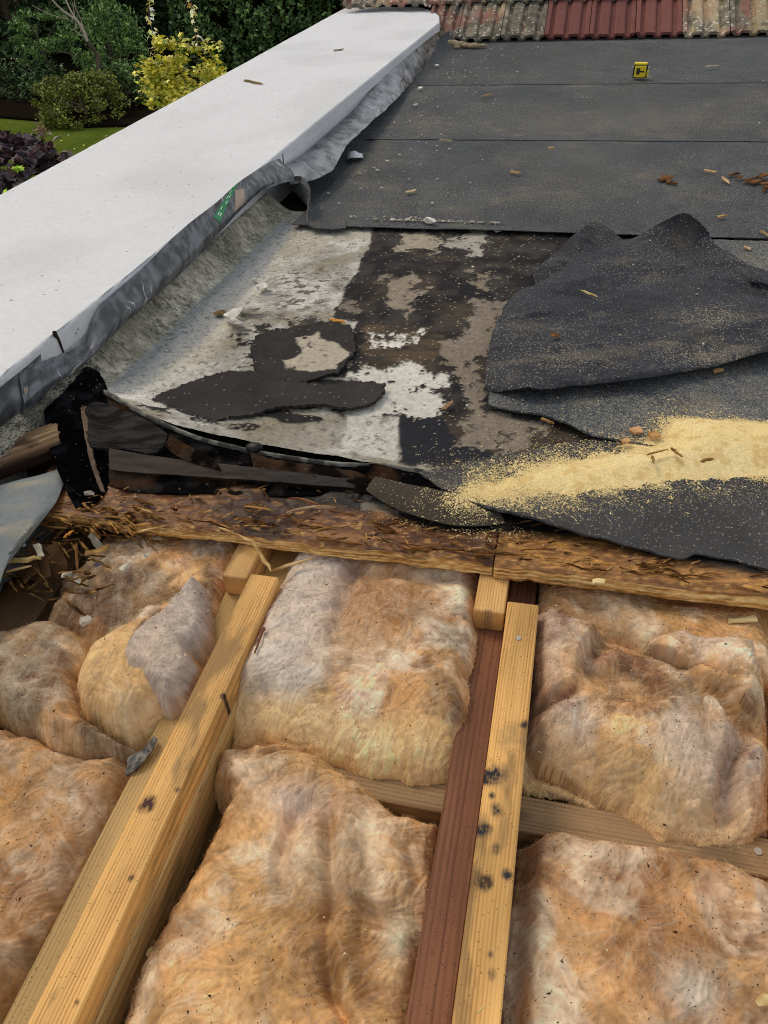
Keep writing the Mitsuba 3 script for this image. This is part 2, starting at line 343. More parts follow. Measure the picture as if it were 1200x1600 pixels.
beam('noggin', 'cross timber between joists below the middle insulation', 'timber', -.4035, -.0805, .512, .562, -.20, -.10, 'wood_noggin')
beam('noggin', 'cross timber between joists below the crumpled right insulation', 'timber', .013, .353, .505, .557, -.20, -.10, 'wood_noggin')
def nail(p, r, label, m='galvanised'):
    c = trimesh.creation.cylinder(r, .003, sections=14); d = trimesh.creation.cylinder(r * .45, .02, sections=8); d.apply_translation((0, 0, -.01))
    c = cat([c, d]); c.apply_translation(np.array(p) + (0, 0, .0006)); tag(obj('nail', c, m, smooth=30), label, 'nail')
nail((-0.0079, 0.749, 0), .0038, 'grey nail head near the far end of the mouldy batten')
nail((0.3203, 0.5361, -0.1), .005, 'pale nail head in the right cross timber')

# ------------------------------------------------------------------ chipboard deck panels at the cut edge
def deck_panel(x0, x1, y0, y1, seed, label, ragged, c1='#5c3820', c2='#93653a', wetk=1.0):
    t = thing('deck_panel', label, 'chipboard panel')
    nx, ny = int((x1 - x0) / .0028), 86
    X = np.linspace(x0, x1, nx); v = np.linspace(0, 1, ny)
    front = y0 + .012 * (N(np.c_[X, X * 0], 9, seed, 4) - .5) * ragged + .004 * (N(np.c_[X, X * 0], 45, seed + 1, 3) - .5)
    P = np.zeros((nx, ny, 3)); P[..., 0] = X[:, None]
    P[..., 1] = front[:, None] + (y1 - front)[:, None] * v[None] ** 1.25
    xy = P[..., :2]
    flake = N(np.stack([xy[..., 0] * 1.0, xy[..., 1] * 3.2], -1), 24, seed + 2, 4)
    big = N(xy, 7, seed + 3, 3)
    step = np.floor(flake * 9) / 9
    depth = sstep(0, .05, xy[..., 1] - front[:, None])
    z = .032 - .007 * (1 - sstep(.35, .6, big)) * ragged + .006 * (step - .5) * (.4 + .6 * ragged) + .003 * (N(xy, 90, seed + 4, 3) - .5)
    edge = 1 - sstep(0, .012, xy[..., 1] - front[:, None])
    z -= edge * (.0015 + .007 * ragged * sstep(.4, .7, N(xy, 14, seed + 5, 3)))
    P[..., 2] = z
    # front face rows, layered
    rows = []
    zt = P[:, 0, 2]
    for f in np.linspace(0, 1, 12)[1:]:
        q = P[:, 0].copy(); q[:, 2] = zt * (1 - f) + .0005 * f
        lay = N(np.c_[X * .25, np.full(nx, f * 9.)], 13, seed + 6, 4)
        q[:, 1] += -.002 + .007 * (lay - .5) + .003 * (N(np.c_[X, np.full(nx, f)], 60, seed + 7, 2) - .5) + .004 * (1 - f) * ragged * N(np.c_[X, X * 0 + 3], 30, seed, 2)
        rows.append(q[:, None])
    q = rows[-1].copy(); q[:, :, 1] = y1; rows.append(q)
    G = np.concatenate(rows[::-1] + [P], 1)
    V = G.reshape(-1, 3); col = np.zeros_like(G)
    nr = len(rows)
    # colours: orange-brown rotted strands with dark wet areas and tar; the broken front face is fresh and yellow
    a = N(xy * [1, 2.6], 30, seed + 8, 4); b = N(xy * [1, 4.], 110, seed + 9, 3); wet = N(xy, 8, seed + 10, 4)
    c = lerp(lin(c1), lin(c2), sstep(.35, .7, a * .6 + b * .4))
    c = lerp(c, lin('#3a2218'), wetk * sstep(.44, .64, wet * .65 + .35 * N(xy * [1, 3], 45, seed + 11, 3)))
    c = lerp(c, lin('#c79552'), sstep(.62, .72, step + .12 * (b - .5)) * .45)
    c *= (.5 + 1.0 * N(xy * [1, 3], 150, seed + 12, 3))[..., None]; c = lerp(c, lin('#c99d5e'), sstep(.72, .78, N(xy * [1, 2.2], 75, seed + 31, 3)) * .7)
    tar = sstep(.0, .03, xy[..., 1] - (TAR(xy[..., 0]) + .03 * (N(xy, 16, seed + 13, 4) - .5)))
    tarc = lin('#191614') * (.6 + .8 * N(xy, 120, seed + 14, 3))[..., None]
    tarc = lerp(tarc, lin('#8c8578'), sstep(.66, .74, N(xy, 22, seed + 15, 4)) * .6)
    c = c * (1 - tar[..., None]) + tarc * tar[..., None]
    col[:, nr:] = c
    FX = np.broadcast_to(X[:, None], (nx, nr)); FZ = np.broadcast_to(np.linspace(0, 1, nr)[None], (nx, nr))
    s = N(np.stack([FX * .35, FZ * 1.1], -1), 30, seed + 16, 4); s2 = N(np.stack([FX, FZ * 5], -1), 70, seed + 17, 3)
    fc = lerp(lin('#bb853f'), lin('#f3cd8a'), sstep(.36, .62, s * .5 + s2 * .5))
    fc = lerp(fc, lin('#5e3a1c'), sstep(.58, .72, N(np.stack([FX, FZ], -1), 22, seed + 18, 4)) * .7)
    fc *= (.7 + .6 * N(np.stack([FX, FZ * 7], -1), 200, seed + 19, 2))[..., None]
    col[:, :nr] = fc
    obj('board', (V, gfaces(*G.shape[:2])), 'vc_wet', t, smooth=True, color=np.clip(col.reshape(-1, 3), 0, 1))
    return t
_tx = [-1.0, -.80, -.55, -.40, -.28, -.17, -.05, .08, .22, .33, .6]; _ty = [.975, .975, .99, .955, .955, .93, .93, .935, .91, .90, .9]
TAR = PchipInterpolator(_tx, _ty)
deck_panel(-.93, -.0612, .876, 1.16, 20, 'rotted chipboard deck panel on the left with a splintered yellow edge', 1.0)
deck_panel(-.0585, .62, .870, 1.16, 60, 'brown chipboard deck panel on the right of the butt joint', .45, '#7a5230', '#b98748', .75)

# ------------------------------------------------------------------ old membrane (exposed deck covering) with torn bitumen
ol_front = PchipInterpolator([-1.1, -.97, -.80, -.66, -.5, -.3, -.05, .3, .7], [1.26, 1.215, 1.135, 1.115, 1.10, 1.09, 1.06, 1.05, 1.05])
PATCH = {
 'bit': [(-0.5851, 2.3106, 0.036), (-0.5588, 1.9747, 0.036), (-0.557, 1.8273, 0.036), (-0.5444, 1.667, 0.036), (-0.4838, 1.6497, 0.036), (-0.4521, 1.4771, 0.036), (-0.4182, 1.3682, 0.036), (-0.3959, 1.2444, 0.036), (-0.2995, 1.2629, 0.036), (-0.2631, 1.1015, 0.036), (-0.2376, 1.0835, 0.036), (-0.0528, 1.112, 0.036), (0.3373, 1.1723, 0.036), (0.4815, 2.394, 0.036)],
 'a': [(-0.5031, 2.2519, 0.036), (-0.415, 2.2697, 0.036), (-0.3589, 2.1917, 0.036), (-0.3667, 2.1031, 0.036), (-0.4161, 2.1371, 0.036), (-0.4349, 2.0874, 0.036), (-0.4735, 2.1468, 0.036)],
 'b': [(-0.3479, 2.2437, 0.036), (-0.2278, 2.285, 0.036), (-0.2201, 2.1692, 0.036), (-0.2412, 2.0867, 0.036), (-0.2807, 2.1493, 0.036), (-0.3198, 2.1361, 0.036)],
 'c': [(-0.4355, 1.7821, 0.036), (-0.4473, 1.9, 0.036), (-0.4138, 1.9802, 0.036), (-0.3758, 1.9494, 0.036), (-0.36, 1.8366, 0.036), (-0.3726, 1.7702, 0.036), (-0.371, 1.6803, 0.036), (-0.3981, 1.7488, 0.036)],
 'd': [(-0.2456, 1.9839, 0.036), (-0.2085, 2.0092, 0.036), (-0.1765, 1.8799, 0.036), (-0.208, 1.8647, 0.036)],
 'c2': [(-0.4969, 1.9458, 0.036), (-0.4502, 1.9635, 0.036), (-0.4456, 1.9169, 0.036), (-0.4804, 1.9049, 0.036)],
 'k': [(-0.5607, 1.7759, 0.036), (-0.4983, 1.7675, 0.036), (-0.4939, 1.7159, 0.036), (-0.5328, 1.7042, 0.036)],
 'e': [(-0.2105, 1.807, 0.036), (-0.1184, 1.8246, 0.036), (-0.1465, 1.6398, 0.036), (-0.1584, 1.5149, 0.036), (-0.1508, 1.4313, 0.036), (-0.1122, 1.3088, 0.036), (-0.0317, 1.2965, 0.036), (0.0022, 1.2738, 0.036), (-0.0261, 1.1867, 0.036), (-0.0617, 1.1444, 0.036), (-0.0901, 1.1877, 0.036), (-0.1329, 1.1877, 0.036), (-0.1632, 1.1918, 0.036), (-0.1696, 1.2535, 0.036), (-0.1545, 1.3028, 0.036), (-0.1835, 1.3868, 0.036), (-0.2213, 1.4356, 0.036), (-0.2513, 1.5328, 0.036), (-0.2374, 1.5966, 0.036), (-0.2098, 1.6585, 0.036), (-0.2122, 1.7339, 0.036)],
 'f': [(-0.4435, 1.6104, 0.036), (-0.3209, 1.6352, 0.036), (-0.3106, 1.5717, 0.036), (-0.3491, 1.5357, 0.036), (-0.4023, 1.5351, 0.036)],
 'g': [(-0.4269, 1.4082, 0.036), (-0.3829, 1.4509, 0.036), (-0.3117, 1.4602, 0.036), (-0.2217, 1.4383, 0.036), (-0.211, 1.3963, 0.036), (-0.237, 1.3612, 0.036), (-0.198, 1.3211, 0.036), (-0.2086, 1.2712, 0.036), (-0.2718, 1.2574, 0.036), (-0.2995, 1.2629, 0.036), (-0.3958, 1.2492, 0.036)],
 'brown': [(-0.467, 1.6278, 0.036), (-0.4436, 1.6442, 0.036), (-0.2664, 1.6253, 0.036), (-0.2494, 1.5032, 0.036), (-0.2813, 1.4528, 0.036), (-0.3668, 1.4444, 0.036), (-0.4248, 1.4169, 0.036)],
 'h': [(-0.3958, 1.2492, 0.036), (-0.2959, 1.2587, 0.036), (-0.2655, 1.1011, 0.036), (-0.3804, 1.1124, 0.036)],
 'nav': [(-0.2933, 1.2591, 0.036), (-0.2071, 1.262, 0.036), (-0.165, 1.1872, 0.036), (-0.1056, 1.1643, 0.036), (-0.0537, 1.1217, 0.036), (-0.2623, 1.0976, 0.036)],
 'scr': [(-0.7771, 1.8658, 0.036), (-0.73, 1.9805, 0.036), (-0.6132, 1.9693, 0.036), (-0.564, 1.8879, 0.036), (-0.5652, 1.7299, 0.036), (-0.6694, 1.6277, 0.036), (-0.7405, 1.637, 0.036)],
 'grey': [(-0.9249, 2.3242, 0.036), (-0.8568, 2.3294, 0.036), (-0.8338, 2.1925, 0.036), (-0.8222, 1.8612, 0.036), (-0.8341, 1.6332, 0.036), (-0.8632, 1.3078, 0.036), (-0.8991, 1.1972, 0.036), (-0.9553, 1.1892, 0.036), (-0.9627, 1.7042, 0.036)],
 'ylw': [(-0.8362, 2.2191, 0.036), (-0.5776, 2.2781, 0.036), (-0.5667, 2.1636, 0.036), (-0.6902, 2.1785, 0.036), (-0.7323, 2.0503, 0.036), (-0.7861, 1.8649, 0.036), (-0.7866, 1.6677, 0.036), (-0.7779, 1.4351, 0.036), (-0.8219, 1.2861, 0.036), (-0.8632, 1.3078, 0.036), (-0.8231, 1.6273, 0.036), (-0.8042, 1.863, 0.036)],
 'res': [(-0.7483, 1.5668, 0.036), (-0.6914, 1.6427, 0.036), (-0.4817, 1.6673, 0.036), (-0.4346, 1.4793, 0.036), (-0.3815, 1.2464, 0.036), (-0.4688, 1.1915, 0.036), (-0.6611, 1.1542, 0.036), (-0.7711, 1.1474, 0.036), (-0.8292, 1.2071, 0.036), (-0.7324, 1.3255, 0.036), (-0.6735, 1.3896, 0.036)],
 'lowl': [(-0.6675, 1.1696, 0.036), (-0.5151, 1.2516, 0.036), (-0.3971, 1.249, 0.036), (-0.3793, 1.1084, 0.036), (-0.5143, 1.0879, 0.036), (-0.5731, 1.1046, 0.036)],
}
def old_membrane():
    nx, ny = 520, 440
    x = np.linspace(-1.06, .62, nx); v = np.linspace(0, 1, ny)
    X = np.broadcast_to(x[:, None], (nx, ny)); f = ol_front(x)[:, None]
    f = f + .012 * (N(np.c_[x, x * 0], 12, 71, 4) - .5)[:, None]
    Y = f + (2.42 - f) * v[None] ** 1.12
    xy = np.stack([X, Y], -1)
    s = (xy - cap[0, :2]) @ nrm0                      # distance from the parapet face
    z = .034 + .004 * (N(xy, 3.0, 70, 3) - .5) + .0016 * (N(xy, 60, 72, 3) - .5)
    fil = np.clip((.085 - s) / .078, 0, 1.12); z = z + .055 * fil ** 1.7; z = np.minimum(z, .092)
    lift = np.interp(x, [-1.1, -.99, -.93, -.85, -.7, -.5, -.3, -.1, .6], [0, .0, .04, .058, .030, .016, .008, .002, 0])[:, None]
    z = z + lift * np.exp(-((Y - f) / .07) ** 1.3)
    wrp = lambda k, a=.020, sc=16, so=.004: field(xy, PATCH[k], a, sc, sum(map(ord, k)) % 97, so)
    n1, n2, n3, n4 = N(xy, 6, 80), N(xy, 26, 81), N(xy, 120, 82, 3), N(xy, 330, 83, 2)
    c = lerp(lin('#9a9891'), lin('#c9c8c2'), sstep(.35, .7, n1 * .5 + n2 * .5))
    c = lerp(c, lin('#8b8470'), sstep(.5, .72, N(xy, 9, 84)) * .7)
    fl = (s < .075).astype(float) * sstep(.085, .06, s)
    c = lerp(c, lin('#8e9294'), wrp('grey', .012, 14, .02))
    c = lerp(c, lin('#b5b1a2'), wrp('ylw', .02, 14, .03) * .6)
    moss = lerp(lin('#918e80'), lin('#c4c0b1'), sstep(.35, .68, n3 * .22 + n2 * .48 + n1 * .30))
    moss = lerp(moss, lin('#5a5950'), sstep(.48, .70, rng.random(xy.shape[:2]) * .30 + N(xy, 150, 85, 2) * .22 + N(xy, 13, 86) * .48))
    c = c * (1 - fl[..., None]) + moss * fl[..., None]
    c = lerp(c, lin('#857e6c'), wrp('lowl', .02, 16, .02) * .6)
    sc = sstep(.56, .63, N(xy @ np.array([[.9, -.45], [.5, 1.6]]), 55, 87, 4)) * wrp('scr', .05, 10, .05)
    c = lerp(c, lin('#4d4a40'), sc * .85)
    bit = field(xy, PATCH['bit'], .014, 18, 31, .003, .016); pale = np.zeros_like(bit)
    bit = np.maximum(bit, field(xy, PATCH['res'], .03, 20, 33, .005, .07) * sstep(.47, .53, N(xy @ np.array([[.8, -.3], [.5, 1.3]]), 26, 34, 5)))
    bc = lerp(lin('#1f1e21'), lin('#3d3a38'), sstep(.4, .7, n2 * .6 + n1 * .4))
    bc = lerp(bc, lin('#51463a'), sstep(.5, .72, N(xy, 8, 88, 5)) * .5)
    br = wrp('brown', .02, 16, .006); bc = lerp(bc, lin('#57493a'), br * sstep(.35, .6, N(xy * [.7, 1.4], 26, 97, 5)))
    bc = lerp(bc, lin('#23252c'), wrp('nav', .008, 20, .003))
    hs = wrp('h', .006, 20, .004)
    c = lerp(c, lin('#c6c5bd'), hs * .8); bit = bit * (1 - hs)
    for k, tone in (('a', '#a39a8a'), ('b', '#a8a49a'), ('c', '#95897a'), ('d', '#857b6c'), ('c2', '#877d70'), ('k', '#7d766a'), ('e', '#8a8073'), ('f', '#d2d0c8'), ('g', '#cfcdc4')):
        m = field(xy, PATCH[k], .036 if k != 'g' else .028, 24, sum(map(ord, k)) % 97, .004, .036)
        if k in 'fg': m = m * sstep(.41, .47, N(xy * [1, .6], 60, 90 + ord(k), 5) * .7 + .3 * N(xy, 190, 91 + ord(k), 3) + (.10 if k == 'g' else .01))
        else: m = m * sstep(.36, .48, N(xy, 48, 95, 5) * .7 + .3 * N(xy, 170, 96, 3) + .08) * (.7 + .3 * N(xy, 90, 94, 3))
        bc = lerp(bc, lin(tone) * (.8 + .4 * n1)[..., None], m); pale = np.maximum(pale, m)
    gr = sstep(.78, .84, N(xy, 20, 99, 5) + .16 * (xy[..., 0] > -.3)) * bit
    c = c * (1 - bit[..., None]) + bc * bit[..., None]
    c = c * (.62 + .46 * n3 + .30 * n4)[..., None] * (.9 + .2 * rng.random(xy.shape[:2]))[..., None]
    spk = rng.random(xy.shape[:2])
    c = np.where((spk > .990)[..., None], lin('#cfc4a2') * .75, c); c = lerp(c, lin('#4f4b40'), sstep(.62, .72, N(xy, 95, 79, 4)) * (1 - bit) * .55)
    c = np.where(((spk < .03) & (bit < .5))[..., None], c * .45, c)
    z = z + .0022 * bit * (1 - pale)
    P = np.concatenate([xy, z[..., None]], -1)
    V, F, src = P.reshape(-1, 3), gfaces(nx, ny), np.arange(nx * ny)
    k = obj('old_membrane', (V, F), 'vc_matt', smooth=True, color=np.clip(c.reshape(-1, 3)[src], 0, 1))
    tag(k, 'exposed grey roof covering with torn black bitumen and pale patches', 'roof membrane')
old_membrane()

# ------------------------------------------------------------------ felt strips
def felt_uv(P, tone, dust, seed, src=None):
    xy = P[..., :2]
    t = tone * (.82 + .36 * N(xy, 3, seed, 4))
    d = dust * sstep(.25, .75, N(xy, 5, seed + 1, 4)) * 2
    u = np.stack([t, np.clip(d, 0, .9)], -1).reshape(-1, 2)
    return u if src is None else u[src]
def felt_strip(curves, label, tone, dust, seed, th=.0020, wob=.0022, nu=150, nv=60, extra=None):
    P = loft(curves, nu, nv, False)
    P[..., 2] += wob * 2 * (N(P[..., :2], 7, 100, 3) - .5)
    if extra is not None: P = extra(P)
    V, F, src = sheet(P, th)
    u = felt_uv(P, tone, dust, seed, src)
    if DUST.get(seed): u[:, 1] = np.clip(u[:, 1] + DUST[seed](V), 0, .9)
    k = obj('felt_strip', (V, F), 'felt', smooth=True, uv=u); tag(k, label, 'roofing felt'); return k
def blob(cx, cy, rx, ry, a, sd):
    return lambda V: a * np.exp(-(((V[:, 0] - cx) / rx) ** 2 + ((V[:, 1] - cy) / ry) ** 2)) * (.4 + 1.2 * N(V[:, :2], 9, sd))
_b1, _b2, _b3, _b4 = (blob(*(-0.601, 3.5047, 0.05)[:2], .22, .12, .10, 1), blob(*(-0.0631, 3.5067, 0.05)[:2], .25, .16, .14, 2), blob(*(-0.3549, 4.3845, 0.05)[:2], .35, .09, .06, 3), blob(*(0.4408, 3.5085, 0.05)[:2], .35, .2, .08, 4))
DUST = {101: lambda V: _b1(V) + _b2(V) + _b4(V), 102: lambda V: _b3(V), 100: blob(*(0.216, 2.6319, 0.05)[:2], .6, .3, .05, 5)}
def aX(y): return -.93 + .0392 * (y - 1)              # roof-side foot of the felt at the parapet fillet
zA, ed = .046, 2.2
def rows(y0, y1, z0, z1, x0off=-.02, n=5):
    return [[(aX(y) + x0off, y, z), (ed, y, z)] for y, z in zip(np.linspace(y0, y1, n), np.linspace(z0, z1, n))]
wavyA = lambda P: np.concatenate([P[..., :1], P[..., 1:2] + (np.exp(-(P[..., 1:2] - 2.255) / .1) * (.010 * (N(P[..., :1] * [[1, 0]], 3.5, 33, 3)[..., None] - .5) * 2)), P[..., 2:] + np.exp(-(P[..., 1:2] - 2.255) / .05) * .006 * N(P[..., :1] * [[1, 0]], 5, 34, 3)[..., None]], -1)
felt_strip(rows(2.258, 3.34, .048, .045, .035), 'dark mineral felt strip whose front edge meets the exposed grey membrane', 1.0, .045, 100, extra=wavyA)
felt_strip(rows(3.235, 4.33, .0482, .0455), 'dark mineral felt strip in the middle, dusted with pale grit', 1.02, .055, 101)
xs = (-0.1138, 4.1335, 0.055)[0]
felt_strip([[(aX(y) - .02, y, z), (xs, y, z)] for y, z in ((4.215, .0482), (5.46, .0457))], 'felt strip below the old tiles, left of its butt joint', .98, .02, 102)
felt_strip([[(xs + .0012, y, z), (ed, y, z)] for y, z in ((4.213, .0483), (5.46, .0458))], 'felt strip below the red tiles, with the tape measure on it', 1.06, .03, 103)
# felt turned up the fillet, with its near end curled away from the wall
def upturn():
    cs = []
    for y, curl in ((2.262, 1.), (2.38, .75), (2.50, .12), (2.7, 0), (3.3, 0), (4.3, 0), (5.42, 0)):
        x = aX(y) - .098; zs = .0480
        flat = [(x + .16, y, zs - .008), (x + .12, y, zs - .006), (x + .085, y, zs - .0005), (x + .060, y, zs + .010), (x + .026, y, .085), (x + .014, y, .108)]
        cu = np.array([(-0.6631, 2.2338, 0.0535), (-0.7416, 2.2222, 0.0535), (-0.7758, 2.2286, 0.06), (-0.7963, 2.2932, 0.088), (-0.8041, 2.3445, 0.118), (-0.8435, 2.3845, 0.14)])
        c = np.array(flat) * (1 - curl) + (cu + [0, y - 2.262, 0]) * curl
        cs.append(c)
    P = loft(cs, 120, 26)
    V, F, src = sheet(P, .004)
    k = obj('felt_upturn', (V, F), 'felt', smooth=True, uv=felt_uv(P, .95, .03, 140, src))
    tag(k, 'felt upstand at the parapet, its near end curled open under the lead', 'roofing felt')
upturn()

# ------------------------------------------------------------------ lead flashing, three overlapping lengths
def lead_strip(tops, bots, label, bulge, seed, ripple=.004, nu=150, nv=22, m='lead', th=.0022):
    t = thing('lead_flashing', label, 'lead flashing')
    A, B = resample(tops, nu), resample(bots, nu)
    v = np.linspace(0, 1, nv)
    P = A[:, None] * (1 - v)[None, :, None] + B[:, None] * v[None, :, None]
    al = np.linalg.norm(A - A[0], axis=1)
    bu = np.interp(np.linspace(0, 1, nu), np.linspace(0, 1, len(bulge)), bulge)
    rg = 1 - 2 * np.abs(2 * N(np.stack([np.broadcast_to(al[:, None], (nu, nv)) * 1.0, np.broadcast_to(v[None] * .11, (nu, nv))], -1), 22, seed + 5, 3) - 1)
    r = .22 * rg * (ripple > .008) + N(np.stack([np.broadcast_to(al[:, None], (nu, nv)), np.broadcast_to(v[None] * .25, (nu, nv))], -1), 9, seed, 3) - .5
    off = bu[:, None] * np.sin(np.pi * v ** 1.5)[None] ** 1.3 + ripple * 2 * r * sstep(0, .5, v)[None]
    P[..., :2] += nrm0 * off[..., None]
    V, F, src = sheet(P, th)
    uv = np.stack([np.broadcast_to(al[:, None], (nu, nv)) + seed, np.broadcast_to(v[None], (nu, nv))], -1).reshape(-1, 2)[src]
    obj('sheet', (V, F), m, t, smooth=True, uv=uv)
    return t, P
lead_strip([(-1.031, 0.8958, 0.1738), (-1.0248, 1.052, 0.1661), (-1.0217, 1.1326, 0.1651), (-1.0196, 1.1853, 0.1664)], [(-1.0233, 0.8347, 0.0967), (-1.0169, 0.9981, 0.1002), (-1.0139, 1.0763, 0.0951), (-1.0113, 1.1405, 0.1082)],
           'short dark lead flashing nearest the camera, tucked behind the next length', [.004, .006, .006], 3)
L2t = [(-1.0206, 1.1078, 0.1635), (-1.0178, 1.1787, 0.1526), (-1.0135, 1.2627, 0.131), (-1.0107, 1.31, 0.1245), (-1.0066, 1.3622, 0.1537), (-1.0043, 1.4208, 0.172), (-1.0012, 1.5256, 0.1719), (-0.9986, 1.6439, 0.1752), (-0.9954, 1.776, 0.1838), (-0.9918, 1.8918, 0.1858), (-0.986, 2.0394, 0.1835), (-0.9794, 2.2071, 0.1891), (-0.9748, 2.3259, 0.1845), (-0.9688, 2.4512, 0.1775), (-0.9624, 2.5375, 0.1653)]
L2b = [(-1.0025, 1.0589, 0.1059), (-0.9955, 1.1354, 0.1065), (-0.9886, 1.2099, 0.1056), (-0.9833, 1.2942, 0.1052), (-0.98, 1.3764, 0.1075), (-0.9757, 1.487, 0.1123), (-0.9728, 1.6106, 0.108), (-0.9672, 1.7544, 0.1109), (-0.959, 1.9127, 0.1187), (-0.949, 2.065, 0.1341), (-0.9375, 2.2286, 0.1448), (-0.9168, 2.3755, 0.1337), (-0.8883, 2.4619, 0.1177)]
t2, P2 = lead_strip(L2t, L2b, 'long grey lead flashing with a green sticker, sagging off the white parapet', [.004, .010, .016, .018, .016, .014, .014, .012, .012], 5, .006, 220)
L3t = [(-0.9672, 2.5449, 0.1347), (-0.9575, 2.8156, 0.1145), (-0.9396, 3.2977, 0.1132), (-0.9151, 3.9212, 0.1381), (-0.8887, 4.5909, 0.1456), (-0.8664, 5.1607, 0.1405)]
L3b = [(-0.9042, 2.4409, 0.1138), (-0.841, 2.5212, 0.1086), (-0.8246, 2.6823, 0.0969), (-0.8252, 2.9232, 0.1178), (-0.8269, 3.5162, 0.0926), (-0.8402, 4.3243, 0.0603), (-0.8466, 5.1793, 0.0424)]
lead_strip(L3t, L3b, 'far lead flashing flaring out from the parapet over the felt', [.0, -.004, .004, .008, .004], 9, .010, 200, m='lead_bright')
# stickers on the long length
def on_lead(P, poly, off):
    nu, nv = P.shape[:2]; n = gnorm(P); n = np.where((n[..., :2] @ nrm0)[..., None] < 0, -n, n)
    def at(u, v):
        i, j = np.clip(u, 0, 1) * (nu - 1), np.clip(v, 0, 1) * (nv - 1)
        i0, j0 = np.minimum(i.astype(int), nu - 2), np.minimum(j.astype(int), nv - 2); a, b = (i - i0)[..., None], (j - j0)[..., None]
        q = P + n * off
        return (q[i0, j0] * (1 - a) + q[i0 + 1, j0] * a) * (1 - b) + (q[i0, j0 + 1] * (1 - a) + q[i0 + 1, j0 + 1] * a) * b
    c0, c1, c2, c3 = map(np.array, poly)
    g = np.linspace(0, 1, 16)
    U = (c0[None, None] * (1 - g)[:, None, None] + c1[None, None] * g[:, None, None]) * (1 - g)[None, :, None] + (c3[None, None] * (1 - g)[:, None, None] + c2[None, None] * g[:, None, None]) * g[None, :, None]
    return at(U[..., 0], U[..., 1])
def flat(P): return (P.reshape(-1, 3), gfaces(*P.shape[:2]))
SK = [(.625, .30), (.635, .56), (.775, .03), (.735, .0)]
obj('green_sticker', flat(on_lead(P2, SK, .0015)), 'green_film', t2, smooth=True, label='dark green film sticker with rows of tiny white print')
c0, c1, c2, c3 = map(np.array, SK)
for r in range(2):
    for q in range(5):
        a = .12 + .16 * q; b = a + .09; s0 = .28 + .3 * r; s1 = s0 + .16
        pt = lambda al, ac: tuple((c0 * (1 - ac) + c1 * ac) * (1 - al) + (c3 * (1 - ac) + c2 * ac) * al)
        if (q + r) % 3 != 2: obj('print_mark', flat(on_lead(P2, [pt(a, s0), pt(a, s1), pt(b, s1), pt(b, s0)], .0022)), 'white_ink', t2, smooth=True)
obj('buff_patch', flat(on_lead(P2, [(.703, .70), (.750, .74), (.778, .33), (.746, .16)], .0015)), 'buff_paper', t2, smooth=True, label='buff paper remnant beside the green sticker')
obj('putty_blob', flat(on_lead(P2, [(.003, .56), (.010, .55), (.012, .40), (.003, .38)], .0015)), 'buff_paper', t2, smooth=True)

# ------------------------------------------------------------------ tiled roof at the far side
def roof_tile(x0, up0, w, L, seed, red, lift, t, label=None):
    a = math.radians(22); ux, uz = math.cos(a), math.sin(a)
    prof = [(0, .030), (.05, .034), (.09, .034), (.115, .012), (.18, .008), (.21, .026), (.235, .030), (.40, .030), (.43, .026), (.455, .008), (.53, .008), (.555, .026), (.585, .030), (.75, .030), (.78, .026), (.805, .008), (.88, .008), (.905, .026), (.94, .030), (1.0, .030)]
    r = np.random.default_rng(seed)
    s = np.array([p[0] for p in prof]) * (w - .004); h = np.array([p[1] for p in prof]) * .9
    vs = np.linspace(0, L, 9)
    P = np.zeros((len(s), len(vs), 3))
    S, Vv = np.meshgrid(s, vs, indexing='ij'); Hh = np.broadcast_to(h[:, None], S.shape)
    jit = .006 * (N(np.stack([S + seed, Vv], -1), 30, seed, 3) - .5) * (0.5 if red else 1.0)
    d = up0 + Vv + (np.broadcast_to((.012 * (N(np.c_[s + seed, s * 0], 22, seed, 3) - .5))[:, None], S.shape) * (Vv == 0)) + r.uniform(-.006, .006)
    hh = Hh + lift + jit + r.uniform(-.002, .002)
    P[..., 0] = x0 + S; P[..., 1] = 5.40 + d * ux - hh * uz; P[..., 2] = .045 + d * uz + hh * ux
    V, F, src = sheet(P, .016)
    tone = r.uniform(.75, 1.25); u = np.tile([[tone, 1.0 if red else 0.0]], (len(V), 1))
    k = obj('tile', (V, F), 'tile', t, smooth=False, uv=u)
    if label: labels[k] = {'label': label}
tiles = thing('tiled_roof', 'weathered interlocking concrete tile roof behind the flat roof, three tiles red', 'tiled roof')
xr = (-0.2458, 5.1531, 0.06)[0] * 1.04
tw = .263
reds = 0
roof_tile(-.99, 0.0, xr - 2 * tw + .99, .42, 299, False, .012, tiles)
for i in range(-2, 10):
    x0 = xr + i * tw
    red = 0 <= i < 3
    roof_tile(x0 if i > -3 else x0, 0.0, tw, .42, 300 + i, red, .012, tiles, 'clean red interlocking tile' if red else None)
for i in range(-5, 10):
    roof_tile(xr + i * tw - .015, .345, tw, .42, 340 + i, False, .036, tiles, None)
for i in range(-5, 10):
    roof_tile(xr + i * tw - .015, .69, tw, .42, 380 + i, False, .036, tiles, None)
under = [(-.8, 5.50, -.02), (2.4, 5.50, -.02), (-1.62, 6.0, .16), (-1.62, 6.7, .42), (2.4, 6.7, .42), (-1.62, 6.7, -.5), (2.4, 6.7, -.5), (-.8, 5.50, -.5), (2.4, 5.50, -.5), (-1.62, 6.0, -.5)]
obj('roof_base', hull(under), 'dark_void', tiles)
mm = []
